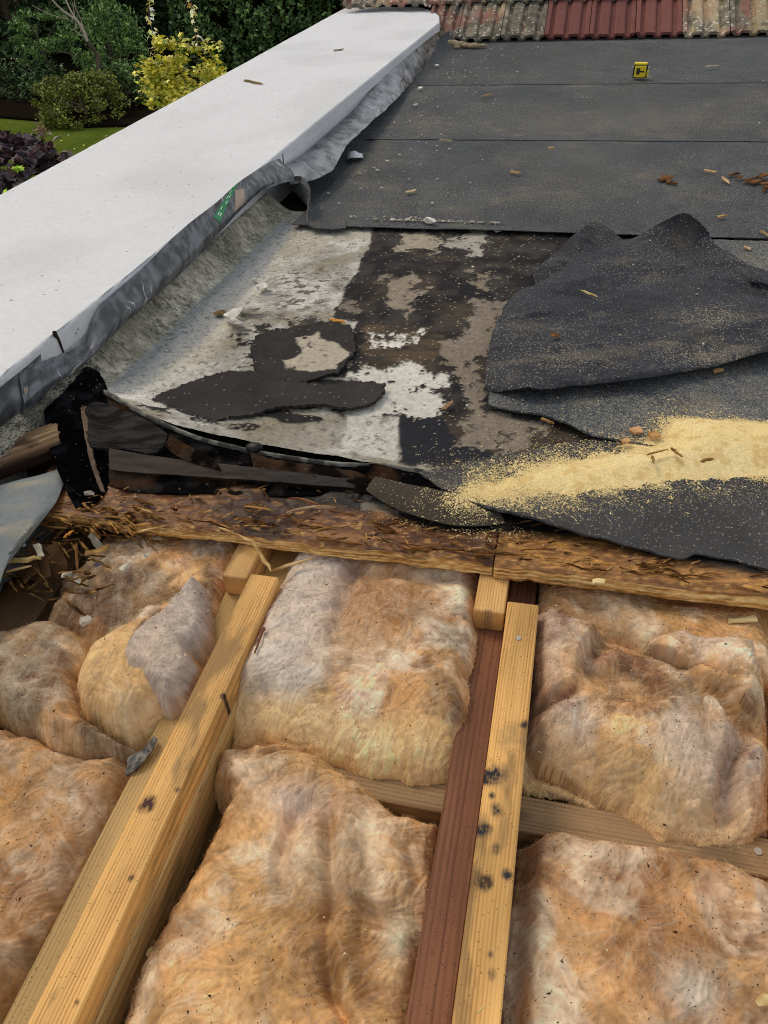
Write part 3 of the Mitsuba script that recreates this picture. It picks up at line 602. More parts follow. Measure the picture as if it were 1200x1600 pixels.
for p, r in (((-0.8011, 5.2096, 0.06), .045), ((-0.744, 5.1628, 0.06), .04), ((-0.6986, 5.1381, 0.06), .03), ((-0.6537, 5.1137, 0.06), .038), ((-0.6029, 5.1287, 0.06), .022), ((-0.7531, 5.0956, 0.058), .02)):
    q = trimesh.creation.icosphere(3, r); q.vertices *= (1, .7, .45); q.vertices *= (1 + .5 * (N(q.vertices + p, 30, 4)[:, None] - .5)); q.apply_translation(np.array(p) + (0, .08, 0)); mm.append(q)
m = cat(mm); v = np.array(m.vertices)
tag(obj('mortar_fillet', m, 'vc_matt', smooth=True, color=lerp(lin('#6b5f4c'), lin('#b8a98c'), N(v, 40, 3))), 'crumbling mortar at the end of the parapet under the first tiles', 'mortar')
# lead roll and dark flashing behind the parapet end
roll = loft([[(-1.28, 5.80, .215), (-1.08, 5.79, .215), (-.90, 5.78, .22)], [(-1.26, 5.98, .285), (-1.08, 5.98, .30), (-.88, 5.96, .30)]], 24, 24)
P = roll.copy(); P[..., 2] += .03 * np.sin(np.linspace(0, np.pi, 24))[:, None]
V, F, src = sheet(P, .01)
tag(obj('lead_saddle', (V, F), 'lead', smooth=True, uv=np.stack([V[:, 0], V[:, 2]], 1)), 'dark lead saddle behind the far end of the parapet', 'lead')
fl = hull([(x, y, z) for x in (-1.66, -1.40) for y, z in ((5.985, .06), (5.985, .20), (6.02, .215), (6.02, .06))])
tag(obj('lead_apron', fl, 'lead', uv=np.array(fl.vertices)[:, [0, 2]]), 'small grey lead apron at the outer far corner of the parapet', 'lead')

# ------------------------------------------------------------------ tape measure
def tape():
    t = thing('tape_measure', 'yellow and black pocket tape measure standing on the far felt', 'tape measure')
    o = np.array((0.2634, 4.2932, 0.056)); 
    R = trimesh.transformations.rotation_matrix(math.radians(-6), (0, 0, 1)); R[:3, :3] *= .84; R[:3, 3] = o
    def put(name, m, mt, sm=30): m.apply_transform(R); obj(name, m, mt, t, smooth=sm)
    def rbox(cx, cy, cz, lx, ly, lz, r):
        s = trimesh.creation.icosphere(2, r).vertices
        return hull(np.vstack([s + (cx + sx * (lx / 2 - r), cy + sy * (ly / 2 - r), cz + sz * (lz / 2 - r)) for sx in (-1, 1) for sy in (-1, 1) for sz in (-1, 1)]))
    put('case', rbox(0, 0, .037, .080, .040, .074, .012), 'black_rubber')
    put('face_plate', rbox(.0, -.0205, .036, .062, .006, .058, .0028), 'yellow_plastic')
    put('top_shell', rbox(-.002, .0, .0725, .072, .036, .012, .0055), 'yellow_plastic')
    put('badge', cat([cbox(-.020, -.002, -.0262, -.0225, .022, .054, .001), cbox(-.004, .022, -.0258, -.0225, .033, .041, .001)]), 'black_rubber')
    put('hook', cat([cbox(.040, .050, -.012, .012, .006, .009, .0006), cbox(.049, .051, -.012, .012, .0, .009, .0006)]), 'steel')
    put('lock_button', rbox(.042, 0, .052, .012, .018, .016, .004), 'steel')
    put('front_grip', rbox(.041, 0, .026, .010, .038, .030, .004), 'yellow_plastic')
tape()

# ------------------------------------------------------------------ torn felt, lifted edge, folded flap
def vsheet(name, P, th, colfn, parent=None, m='vc_tar', amp=0.0, s=30, seed=0, lab=None):
    if amp: P = P + gnorm(P) * (amp * 2 * (N(P, s, seed, 4) - .5))[..., None]
    V, F, src = sheet(P, th)
    return obj(name, (V, F), m, parent, smooth=True, color=np.clip(colfn(P.reshape(-1, 3))[src], 0, 1), label=lab)
def tarcol(base='#17161a', hi='#4c4a48', q=.62, s=24, seed=0, brown=.0):
    def fn(p):
        c = lerp(lin(base), lin(hi), sstep(q - .12, q + .12, N(p, s, seed, 5)))
        if brown: c = lerp(c, lin('#4a3423'), sstep(.5, .7, N(p, s * .6, seed + 3, 4)) * brown)
        c = c * (.6 + .8 * N(p, 190, seed + 5, 2))[:, None]
        k = np.random.default_rng(seed + 1).random(len(p)) > .996
        return np.where(k[:, None], c * .5 + lin('#b3a78c') * .3, c)
    return fn

te = thing('torn_felt_edge', 'black torn edge of the old felt curling up above the left deck panel', 'roofing felt')
LIP = [(-0.8644, 1.1362, 0.12), (-0.8301, 1.1251, 0.112), (-0.7315, 1.0934, 0.088), (-0.6206, 1.0735, 0.068), (-0.5306, 1.0702, 0.056), (-0.4048, 1.0689, 0.047), (-0.2615, 1.083, 0.041), (-0.1648, 1.0747, 0.038), (-0.0452, 1.0296, 0.036)]
FOOT = [(-0.7955, 0.9612, 0.03), (-0.7244, 0.9512, 0.03), (-0.6195, 0.9602, 0.03), (-0.5135, 0.9771, 0.03), (-0.4424, 0.9846, 0.03), (-0.3168, 1.0083, 0.03), (-0.2197, 0.9912, 0.03), (-0.1253, 0.9634, 0.03), (-0.0378, 0.953, 0.03)]
MID = [tuple((np.array(a) * .45 + np.array(b) * .55) + (0, .028 * w, -.004)) for a, b, w in zip(LIP, FOOT, [1, 1, 1, .9, .7, .4, .2, .1, 0])]
P = loft([LIP, MID, FOOT], 60, 260)
strat = (N(np.stack([P[..., 0] * 1.2, P[..., 2] * 9, P[..., 1] * 0], -1), 14, 410, 4) - .5)
P = P + gnorm(P) * (.014 * strat + .004 * (N(P, 70, 411, 3) - .5))[..., None]
def upc(p):
    c = tarcol('#0e0d0f', '#2c2a29', .62, 30, 412, .6)(p)
    g = sstep(.5, .62, N(np.stack([p[:, 0] * .6, p[:, 2] * 7, p[:, 1] * 2], 1), 26, 413, 3))
    return lerp(c, lin('#3d3a37'), g * sstep(-.60, -.80, p[:, 0]) * .8)
V, F, src = sheet(P, .006)
obj('torn_face', (V, F), 'vc_diffuse', te, smooth=True, color=upc(P.reshape(-1, 3))[src])
lipu = loft([[tuple(np.array(p) + (0, .006, .0)) for p in LIP], [tuple(np.array(p) + (0, .0, .004)) for p in LIP], [tuple(np.array(p) + (0, -.004, -.003)) for p in LIP]], 9, 260)
vsheet('curled_lip', lipu, .003, tarcol('#454442', '#86847d', .50, 60, 415), te, 'vc_matt', .001, 40, 416)
strip = loft([[(-0.8006, 1.0238, 0.078), (-0.6902, 1.0232, 0.068), (-0.5154, 1.0304, 0.06), (-0.4064, 1.0349, 0.053), (-0.3066, 1.0395, 0.048)], [(-0.7911, 0.9908, 0.052), (-0.6831, 0.9974, 0.049), (-0.5105, 1.0104, 0.046), (-0.4024, 1.0177, 0.043), (-0.3033, 1.0239, 0.04)]], 14, 160)
strip[..., 1] -= .012
strip[..., 1] += .004 * (N(np.stack([strip[..., 0], strip[..., 2] * 8, strip[..., 2] * 0], -1), 25, 418, 3) - .5)
def stc(p):
    c = lerp(lin('#211b17'), lin('#46392d'), N(np.stack([p[:, 0] * .5, p[:, 2] * 10, p[:, 1] * 0], 1), 20, 419, 4))
    return lerp(c, lin('#1b1513'), sstep(-.62, -.42, p[:, 0] + .12 * (N(p, 20, 420) - .5)) * .75)
V, F, src = sheet(strip, .02)
obj('timber_strip', (V, F), 'vc_wet', te, smooth=True, color=stc(strip.reshape(-1, 3))[src], label='flat brown timber strip caught inside the torn felt')
roll = loft([[(-0.8928, 1.1165, 0.1), (-0.862, 1.1229, 0.118), (-0.8088, 1.1204, 0.105), (-0.7037, 1.0841, 0.085)], [(-0.8785, 1.0889, 0.092), (-0.8449, 1.0966, 0.105), (-0.7947, 1.0871, 0.095), (-0.7003, 1.0644, 0.078)], [(-0.861, 1.0567, 0.082), (-0.829, 1.0584, 0.09), (-0.7812, 1.0552, 0.085), (-0.705, 1.0438, 0.074)], [(-0.8424, 1.0347, 0.072), (-0.8156, 1.033, 0.076), (-0.7734, 1.035, 0.076), (-0.7214, 1.0344, 0.07)]], 60, 90)
rz = N(np.stack([roll[..., 0] * .5, roll[..., 1] * .5, roll[..., 2] * 9], -1), 30, 421, 4) - .5
roll[..., 1] -= .020; roll = roll + gnorm(roll) * (.008 * rz)[..., None]
def rlc(p):
    c = lerp(lin('#0b0a0b'), lin('#302e2c'), sstep(.38, .64, N(np.stack([p[:, 0] * .5, p[:, 1] * .5, p[:, 2] * 9], 1), 38, 422, 4)))
    return c * (.7 + .6 * N(p, 170, 423, 2))[:, None]
V, F, src = sheet(roll, .012)
obj('weathered_end', (V, F), 'vc_matt', te, smooth=True, color=rlc(roll.reshape(-1, 3))[src], label='grey weathered layered end of the torn felt')
frayed = loft([[(-0.9057, 1.1243, 0.1), (-0.8662, 1.0604, 0.085), (-0.8327, 1.0071, 0.055), (-0.7905, 0.9569, 0.034)], [(-0.8963, 1.1304, 0.1), (-0.856, 1.0619, 0.085), (-0.8239, 1.0084, 0.055), (-0.7832, 0.958, 0.034)]], 8, 80)
frayed[..., 1] -= .02
vsheet('frayed_end', frayed, .004, lambda p: lerp(lin('#3a2f28'), lin('#8a7663'), N(p, 60, 425, 3)), te, 'vc_matt', .006, 60, 424)
# loose ragged layers hanging along the middle of the torn edge
for i, (a, b, sd) in enumerate((([(-0.5372, 1.0733, 0.062), (-0.4768, 1.0632, 0.058), (-0.3787, 1.0661, 0.052), (-0.3094, 1.0565, 0.048)], [(-0.5193, 1.0392, 0.056), (-0.4542, 1.0282, 0.048), (-0.3709, 1.036, 0.046), (-0.3091, 1.0291, 0.044)], 430), ([(-0.693, 1.0695, 0.09), (-0.6481, 1.0521, 0.08), (-0.6046, 1.038, 0.074), (-0.5828, 1.0267, 0.064)], [(-0.6966, 1.0478, 0.078), (-0.645, 1.0239, 0.068), (-0.5992, 1.0188, 0.062), (-0.5735, 1.0162, 0.058)], 433), ([(-0.3289, 1.0397, 0.054), (-0.2876, 1.0411, 0.052), (-0.276, 1.0417, 0.05)], [(-0.3207, 1.0097, 0.046), (-0.2868, 1.0102, 0.044), (-0.2736, 1.0185, 0.042)], 436))):
    L = loft([a, b], 20, 60); L[..., 1] -= .014
    vsheet('torn_layer', L, .004, tarcol('#141110', '#3a3029', .58, 40, sd, .5), te, 'vc_diffuse', .007, 45, sd)
tk = thing('tar_blob', 'small black tar lump on the curled lip of the torn felt', 'tar lump')
q = trimesh.creation.icosphere(3, .013); q.vertices *= (1.3, 1, .8); q.vertices *= (1 + .5 * (N(q.vertices, 60, 5)[:, None] - .5)); q.apply_translation((-0.5348, 1.0765, 0.06))
obj('lump', q, 'vc_tar', tk, smooth=True, color=np.tile(lin('#1a1918'), (len(q.vertices), 1)))

flap = loft([[(-0.9908, 1.1025, 0.085), (-0.9378, 1.0191, 0.07), (-0.8752, 0.9465, 0.05), (-0.8162, 0.8881, 0.03)], [(-0.9726, 1.1543, 0.1), (-0.9102, 1.0645, 0.078), (-0.8518, 0.9801, 0.05), (-0.7939, 0.899, 0.03)], [(-0.9566, 1.2299, 0.118), (-0.8983, 1.1285, 0.095), (-0.8489, 1.0294, 0.06), (-0.7842, 0.9284, 0.03)], [(-0.9231, 1.2129, 0.118), (-0.8741, 1.1547, 0.108), (-0.837, 1.0528, 0.06), (-0.7859, 0.9614, 0.031)]], 90, 110)
tag(vsheet('black_felt_flap', flap, .004, tarcol('#070709', '#17171c', .6, 40, 441, .0), None, 'vc_diffuse', .009, 20, 440), 'glossy black felt flap standing between the parapet fillet and the torn edge', 'roofing felt')

ts = loft([[(-0.2885, 1.0267, 0.06), (-0.2241, 1.0177, 0.056), (-0.1663, 1.0125, 0.053), (-0.0734, 0.9982, 0.048)], [(-0.2929, 1.0055, 0.06), (-0.2159, 0.9764, 0.06), (-0.1597, 0.9719, 0.054), (-0.0603, 0.9771, 0.046)], [(-0.2967, 0.9911, 0.055), (-0.2113, 0.951, 0.046), (-0.144, 0.9422, 0.04), (-0.0499, 0.9638, 0.036)]], 40, 110)
tag(vsheet('felt_scrap', ts, .0035, lambda p: lerp(lin('#39352f'), lin('#4f483e'), N(p, 30, 451, 4)) * (.8 + .4 * N(p, 200, 452, 2))[:, None], None, 'vc_matt', .004, 22, 450), 'olive grey felt scrap hanging over the deck edge left of the sawdust', 'roofing felt')

def felt_sheet(name, P, th, tone, dust, seed, label, amp=.003, s=9, dustfn=None, m='felt'):
    P = P.copy(); P[..., 0] += .006 * (N(P, 45, seed + 7, 4) - .5); P[..., 1] += .008 * (N(P, 45, seed + 8, 4) - .5); P = P + gnorm(P) * (.0035 * (N(P * [1, 1.6, 1], 24, seed + 9, 4) - .5))[..., None]
    if m == 'felt_blue': P = P + gnorm(P) * (.007 * sstep(.72, 1.0, 1 - np.abs(2 * N(P * [1, 1.5, 0], 5.5, seed + 15, 3) - 1)) + .0015 * (N(P, 70, seed + 16, 2) - .5))[..., None]
    P = P + gnorm(P) * (amp * 2 * (N(P, s, seed, 3) - .5))[..., None]
    V, F, src = sheet(P, th); u = felt_uv(P, tone, dust, seed, src)
    if dustfn is not None: u[:, 1] = np.clip(u[:, 1] + dustfn(V), 0, .9)
    return tag(obj(name, (V, F), m, smooth=True, uv=u), label, 'roofing felt')
low = loft([[(-0.218, 1.0754, 0.04), (0.0572, 1.2059, 0.046), (0.4129, 1.3448, 0.046), (0.7626, 1.4172, 0.046)], [(-0.1564, 1.021, 0.046), (0.0381, 1.086, 0.052), (0.2121, 1.1157, 0.05), (0.384, 1.1506, 0.048), (0.6961, 1.2027, 0.048)], [(-0.0709, 0.9698, 0.062), (0.012, 0.956, 0.06), (0.0843, 0.9394, 0.053), (0.1446, 0.9312, 0.046), (0.2135, 0.926, 0.038), (0.2623, 0.9382, 0.037), (0.3544, 0.9274, 0.036), (0.6077, 0.8987, 0.036)]], 90, 200)
low[..., 1] += (np.linspace(0, 1, 90)[:, None] ** 6) * .016 * (N(np.c_[low[-1, :, 0] * 1.0, low[-1, :, 0] * 0], 26, 462, 4) - .5)
def lowdust(V):
    y0 = np.interp(V[:, 0], [-.1, .1, .4], [1.045, 1.085, 1.10]); return .16 * np.exp(-((V[:, 1] - y0) / .035) ** 2) + .008
felt_sheet('underlay_sheet', low, .004, 1.15, .008, 460, 'smooth dark felt sheet lapping over the right deck panel, sawdust on its back half', dustfn=lowdust, m='felt_plain')
upf = loft([[(-0.0127, 1.9358, 0.04), (0.178, 2.2312, 0.046), (0.543, 2.2402, 0.049), (1.0106, 2.2313, 0.049)], [(-0.1148, 1.6162, 0.05), (0.1899, 1.7855, 0.05), (0.4862, 1.8537, 0.05), (0.909, 1.9005, 0.05)], [(-0.1211, 1.3815, 0.052), (0.0506, 1.4048, 0.052), (0.2429, 1.4566, 0.052), (0.4352, 1.5083, 0.052), (0.8071, 1.5705, 0.052)], [(-0.1188, 1.305, 0.05), (-0.07, 1.2881, 0.053), (-0.0069, 1.2738, 0.056), (0.0454, 1.2454, 0.056), (0.0851, 1.2203, 0.055), (0.16, 1.2077, 0.054), (0.1883, 1.2031, 0.053), (0.2385, 1.2025, 0.053), (0.3935, 1.2232, 0.052), (0.7063, 1.2385, 0.05)]], 90, 200)
felt_sheet('torn_felt_layer', upf, .004, 1.35, .12, 470, 'granular grey felt layer between the folded flap and the sawdust', dustfn=lambda V: .32 * np.exp(-((V[:, 0] - .33) / .10) ** 2 - ((V[:, 1] - 1.33) / .05) ** 2))
fl1 = loft([[(-0.1135, 1.8161, 0.047), (-0.0453, 1.9127, 0.052), (0.0315, 2.0359, 0.056), (0.1746, 2.1884, 0.062), (0.2516, 2.1937, 0.11), (0.3062, 2.1805, 0.14), (0.3489, 2.1631, 0.115), (0.415, 2.1267, 0.062), (0.4648, 2.0297, 0.055), (0.5206, 1.9952, 0.055), (0.898, 1.8776, 0.06)],
            [(-0.122, 1.7661, 0.056), (-0.0414, 1.8358, 0.062), (0.0337, 1.9329, 0.064), (0.1718, 2.0728, 0.064), (0.2557, 2.12, 0.066), (0.3241, 2.1415, 0.06), (0.3635, 2.1189, 0.058), (0.4182, 2.0411, 0.062), (0.4548, 1.9338, 0.075), (0.4962, 1.8778, 0.08), (0.8771, 1.8093, 0.06)],
            [(-0.1382, 1.6668, 0.056), (-0.0358, 1.7314, 0.07), (0.0832, 1.8535, 0.06), (0.1926, 1.9155, 0.058), (0.3408, 1.8986, 0.072), (0.4454, 1.8856, 0.058), (0.5479, 1.8344, 0.07), (0.867, 1.7765, 0.06)],
            [(-0.1439, 1.558, 0.054), (-0.0288, 1.6244, 0.064), (0.0838, 1.6805, 0.07), (0.2138, 1.7204, 0.066), (0.3237, 1.7143, 0.075), (0.46, 1.7238, 0.078), (0.8658, 1.798, 0.08)],
            [(-0.1387, 1.439, 0.056), (-0.0199, 1.4636, 0.074), (0.1113, 1.5066, 0.078), (0.2438, 1.5518, 0.078), (0.4423, 1.615, 0.085), (0.8549, 1.7756, 0.09)],
            [(-0.1284, 1.3626, 0.058), (-0.0382, 1.3405, 0.08), (0.0484, 1.3604, 0.084), (0.1726, 1.4047, 0.084), (0.2361, 1.4371, 0.082), (0.314, 1.4797, 0.08), (0.4308, 1.5422, 0.088), (0.8652, 1.8089, 0.09)],
            [(-0.1241, 1.3503, 0.052), (-0.0372, 1.33, 0.076), (0.0493, 1.3533, 0.078), (0.1733, 1.3975, 0.078), (0.2368, 1.4297, 0.076), (0.3142, 1.4702, 0.075), (0.4311, 1.5351, 0.083), (0.8655, 1.8035, 0.085)]], 150, 220)
felt_sheet('folded_felt_flap', fl1, .0045, 1.0, .035, 480, 'large folded back felt flap with a raised peak, dusted with sawdust', .0065, 10, m='felt_blue', dustfn=
           lambda V: .35 * np.exp(-((V[:, 0] - (0.3366, 1.6938, 0.07)[0]) / .07) ** 2 - ((V[:, 1] - (0.3366, 1.6938, 0.07)[1]) / .05) ** 2) + .25 * np.exp(-((V[:, 0] - (0.2811, 1.5097, 0.07)[0]) / .09) ** 2 - ((V[:, 1] - (0.2811, 1.5097, 0.07)[1]) / .05) ** 2) + .14 * np.exp(-((V[:, 0] - (0.0211, 1.4487, 0.07)[0]) / .12) ** 2 - ((V[:, 1] - (0.0211, 1.4487, 0.07)[1]) / .08) ** 2))
fl2 = loft([[(-0.0791, 1.9809, 0.046), (-0.0061, 2.1264, 0.058), (0.0788, 2.2935, 0.07), (0.1573, 2.199, 0.052)], [(-0.0731, 1.9388, 0.05), (-0.0025, 2.0483, 0.055), (0.0888, 2.1948, 0.055), (0.1677, 2.1814, 0.05)], [(-0.0664, 1.8971, 0.044), (0.0019, 1.964, 0.046), (0.0994, 2.0583, 0.046), (0.1852, 2.1652, 0.046)]], 50, 80)
felt_sheet('felt_corner', fl2, .004, .75, .03, 490, 'small pointed dark felt corner behind the folded flap', .004, 14, m='felt_blue')

# torn pieces lying on the exposed covering
def torn_piece(px, z, seed, colfn, label, h=.006, res=.0026, warp=.012):
    poly = np.array(px)[:, :2]; lo, hi = poly.min(0) - .03, poly.max(0) + .03
    nx, ny = ((hi - lo) / res).astype(int)
    X, Y = np.meshgrid(np.linspace(lo[0], hi[0], nx), np.linspace(lo[1], hi[1], ny), indexing='ij'); xy = np.stack([X, Y], -1)
    w = np.stack([N(xy, 22, seed, 4) - .5, N(xy, 22, seed + 1, 4) - .5], -1) * 2 * warp
    d = sdist(poly, xy + w) + .010 * (N(xy, 150, seed + 9, 3) - .5)
    Z = z + .003 * (N(xy, 9, seed + 2, 3) - .5) * 2 + .0015 * (N(xy, 60, seed + 3) - .5) + .004 * np.exp(-np.abs(d) / .012)
    P = np.stack([X, Y, Z], -1); keep = d > 0
    return grid_slab(P, keep, h), P, keep, label
def grid_slab(P, keep, h):
    nx, ny = keep.shape; i = np.arange(nx * ny).reshape(nx, ny)
    q = keep[:-1, :-1] & keep[1:, :-1] & keep[1:, 1:] & keep[:-1, 1:]
    a, b, c, d = (i[:-1, :-1][q], i[1:, :-1][q], i[1:, 1:][q], i[:-1, 1:][q])
    top = np.vstack([np.stack([a, b, c], 1), np.stack([a, c, d], 1)])
    e = np.vstack([top[:, [0, 1]], top[:, [1, 2]], top[:, [2, 0]]])
    s = np.sort(e, 1); _, inv, cnt = np.unique(s[:, 0].astype(np.int64) * nx * ny + s[:, 1], return_inverse=True, return_counts=True)
    bd = e[cnt[inv] == 1]; n = nx * ny
    side = np.vstack([np.stack([bd[:, 1], bd[:, 0], bd[:, 0] + 2 * n], 1), np.stack([bd[:, 1], bd[:, 0] + 2 * n, bd[:, 1] + 2 * n], 1)])
    V = P.reshape(-1, 3); B = V.copy(); B[:, 2] -= h or 0
    side = np.where(side < n, side + n, side)               # own copy of the rim so that it shades sharply
    V = np.vstack([V, V, B]); F = np.vstack([top, side]) if h is not None else top
    used = np.unique(F); m = np.full(len(V), -1); m[used] = np.arange(len(used))
    return V[used], m[F], np.r_[np.arange(n), np.arange(n), np.arange(n)][used]
def put_piece(tp, name, colfn, m, cat_):
    (V, F, src), P, keep, label = tp
    c = colfn(P.reshape(-1, 3))[src]
    tag(obj(name, (V, F), m, smooth=True, color=np.clip(c, 0, 1)), label, cat_)
OV = [(-0.6877, 1.4601, 0.042), (-0.7029, 1.5276, 0.042), (-0.6752, 1.5739, 0.042), (-0.6083, 1.5955, 0.042), (-0.5371, 1.6312, 0.042), (-0.4887, 1.6199, 0.042), (-0.4561, 1.5421, 0.042), (-0.446, 1.4669, 0.042), (-0.4634, 1.3929, 0.042), (-0.5151, 1.3449, 0.042), (-0.5694, 1.3321, 0.042), (-0.6227, 1.3577, 0.042), (-0.6651, 1.4033, 0.042)]
OVP = [(-0.6037, 1.5398, 0.042), (-0.5526, 1.5722, 0.042), (-0.4942, 1.5217, 0.042), (-0.4606, 1.4651, 0.042), (-0.4643, 1.4124, 0.042), (-0.5314, 1.3979, 0.042), (-0.5819, 1.4055, 0.042), (-0.6028, 1.4319, 0.042), (-0.5705, 1.475, 0.042)]
def ovc(p):
    c = lerp(lin('#252324'), lin('#3c3836'), N(p, 40, 501, 4)); m = field(p[:, None, :2], np.array(OVP), .018, 24, 502, .003)[:, 0]
    c = lerp(c, lin('#b3aa9a') * .95, m * sstep(.3, .42, N(p, 55, 503, 4))); return np.where((np.random.default_rng(5).random(len(p)) > .997)[:, None], lin('#bdb49c') * .7, c * (.6 + .8 * N(p, 220, 504, 2))[:, None])
put_piece(torn_piece(OV, .044, 500, None, 'rounded torn piece of black felt with a bare pale middle', .006), 'felt_fragment', ovc, 'vc_matt', 'roofing felt')
TG = [(-0.8454, 1.1954, 0.042), (-0.8138, 1.2561, 0.042), (-0.7603, 1.3226, 0.042), (-0.7009, 1.3641, 0.042), (-0.6481, 1.3655, 0.042), (-0.5571, 1.3392, 0.042), (-0.4566, 1.3422, 0.042), (-0.4097, 1.3592, 0.042), (-0.3485, 1.3516, 0.042), (-0.331, 1.323, 0.042), (-0.3514, 1.2801, 0.042), (-0.3887, 1.2553, 0.042), (-0.4598, 1.255, 0.042), (-0.5381, 1.239, 0.042), (-0.5966, 1.2063, 0.042), (-0.6636, 1.1635, 0.042), (-0.71, 1.1474, 0.042), (-0.774, 1.1569, 0.042)]
put_piece(torn_piece(TG, .047, 520, None, 'long tongue of dark felt torn loose on the grey covering', .007, warp=.013), 'felt_tongue', lambda p: np.where((np.random.default_rng(6).random(len(p)) > .996)[:, None], lin('#bdb49c') * .7, lerp(lin('#222124'), lin('#413d3c'), N(p, 16, 521, 4)) * (.65 + .7 * N(p, 200, 523, 3))[:, None]), 'vc_matt', 'roofing felt')

# what is left of the mossy fillet under the near lead
fr = loft([[(-1.028 + .0392 * (y - 1.066) + o + .004 * math.sin(9 * y), y, z) for y in np.linspace(.30, 1.30, 14)] for o, z in ((.010, .114), (.026, .096), (.036, .080), (.042, .068))], 40, 260)
def frc(p):
    c = lerp(lin('#6d6c62'), lin('#a5a193'), sstep(.35, .65, N(p, 24, 571, 4))); return lerp(c, lin('#35342f'), sstep(.44, .62, .45 * rng.random(len(p)) + .55 * N(p, 60, 572, 3)))
tag(vsheet('fillet_remnant', fr, .005, frc, None, 'vc_matt', .004, 40, 570), 'speckled grey strip of old covering left under the near lead flashing', 'roof membrane')

# broken timber and grey membrane at the left edge
bb = np.array([(-1.0244, 0.9962, 0.08), (-0.9531, 1.0757, 0.08), (-0.9821, 0.9313, 0.076), (-0.9139, 1.0234, 0.074), (-0.9793, 0.904, 0.04), (-0.9201, 1.0221, 0.036), (-0.9908, 1.1106, 0.036), (-1.04, 0.991, 0.036)])
ext = bb[0] - bb[1]
def rough_timber():
    sec = [np.array([(-0.9531, 1.0757, 0.08), (-0.9302, 1.0466, 0.079), (-0.9127, 1.0221, 0.075), (-0.9147, 1.023, 0.056), (-0.9201, 1.0221, 0.036), (-0.9646, 1.0711, 0.034)])]
    sec = sec[0]; d = (np.array((-1.0244, 0.9962, 0.08)) - np.array((-0.9531, 1.0757, 0.08)))
    ts_ = np.linspace(-.02, 2.6, 120); ang = np.linspace(0, 1, 49)[:-1]
    ringp = resample(np.vstack([sec, sec[:1]]), 49, False)[:-1]
    P = ringp[None] + d[None, None] * ts_[:, None, None]
    cen = P.mean(1, keepdims=True); out = (P - cen) / np.linalg.norm(P - cen, axis=2, keepdims=True)
    L = np.broadcast_to(ts_[:, None] * .12, P.shape[:2]); A = np.broadcast_to(np.arange(48)[None], P.shape[:2])
    al = np.abs(A - 24) * .12
    g = N(np.stack([L, al, 0 * L], -1) * [1, 4, 1], 9, 530, 4) - .5
    P = P + out * (.008 * g)[..., None]
    P[0] += d * -.0; P[0] = P[0] + d[None] * (.10 * (N(np.c_[np.arange(48) * .3, np.zeros(48)], 2, 531, 3) - .5))[:, None]
    V = P.reshape(-1, 3); nu, nv = 120, 48; i = np.arange(nu * nv).reshape(nu, nv); j = np.roll(i, -1, 1)
    F = np.vstack([np.stack([i[:-1].ravel(), i[1:].ravel(), j[1:].ravel()], 1), np.stack([i[:-1].ravel(), j[1:].ravel(), j[:-1].ravel()], 1)])
    V = np.vstack([V, P[0].mean(0)]); F = np.vstack([F, np.stack([np.full(nv, nu * nv), i[0], j[0]], 1)])
    grain = N(np.stack([L * .5, al * 8, 0 * L], -1), 12, 532, 4)
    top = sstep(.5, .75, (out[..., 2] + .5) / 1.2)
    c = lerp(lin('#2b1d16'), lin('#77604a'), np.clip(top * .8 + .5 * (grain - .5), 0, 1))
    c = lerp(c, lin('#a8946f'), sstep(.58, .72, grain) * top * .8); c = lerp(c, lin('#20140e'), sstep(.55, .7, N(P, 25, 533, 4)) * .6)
    return V, F, np.vstack([c.reshape(-1, 3), lin('#3a281c')[None]])
V, F, c = rough_timber()
tag(obj('broken_timber', (V, F), 'vc_matt', smooth=True, color=np.clip(c, 0, 1)), 'rough weathered timber length lying against the parapet at the left edge', 'timber')
gm = loft([[(-1.1754, 0.7835, 0.06), (-1.067, 0.7117, 0.05), (-1.0047, 0.595, 0.03), (-0.9805, 0.5463, 0)], [(-0.9629, 0.894, 0.062), (-0.9149, 0.8233, 0.062), (-0.8619, 0.7407, 0.055), (-0.8294, 0.6696, 0.035)], [(-0.9205, 0.9454, 0.05), (-0.869, 0.8596, 0.06), (-0.8382, 0.7742, 0.06), (-0.8383, 0.7244, 0.045)], [(-0.8886, 1.0045, 0.04), (-0.8664, 0.9392, 0.04), (-0.8426, 0.8551, 0.045), (-0.8398, 0.7711, 0.045)]], 80, 90)
def gmc(p):
    c = lerp(lin('#6f7678'), lin('#8d9496'), N(p, 9, 541, 4)); 
    m = .6 * sstep(.52, .75, N(p @ np.array([[.8, -.5, 0], [.5, .8, 0], [0, 0, 1]]) * [1, 3, 1], 14, 542, 4)); c = lerp(c, lin('#b3a68c'), m * .8)
    return c * (.8 + .35 * N(p, 150, 543, 3))[:, None]
tag(vsheet('grey_membrane_scrap', gm, .005, gmc, None, 'vc_matt', .008, 8, 540), 'blue grey membrane scrap hanging below the broken timber at the left edge', 'roof membrane')

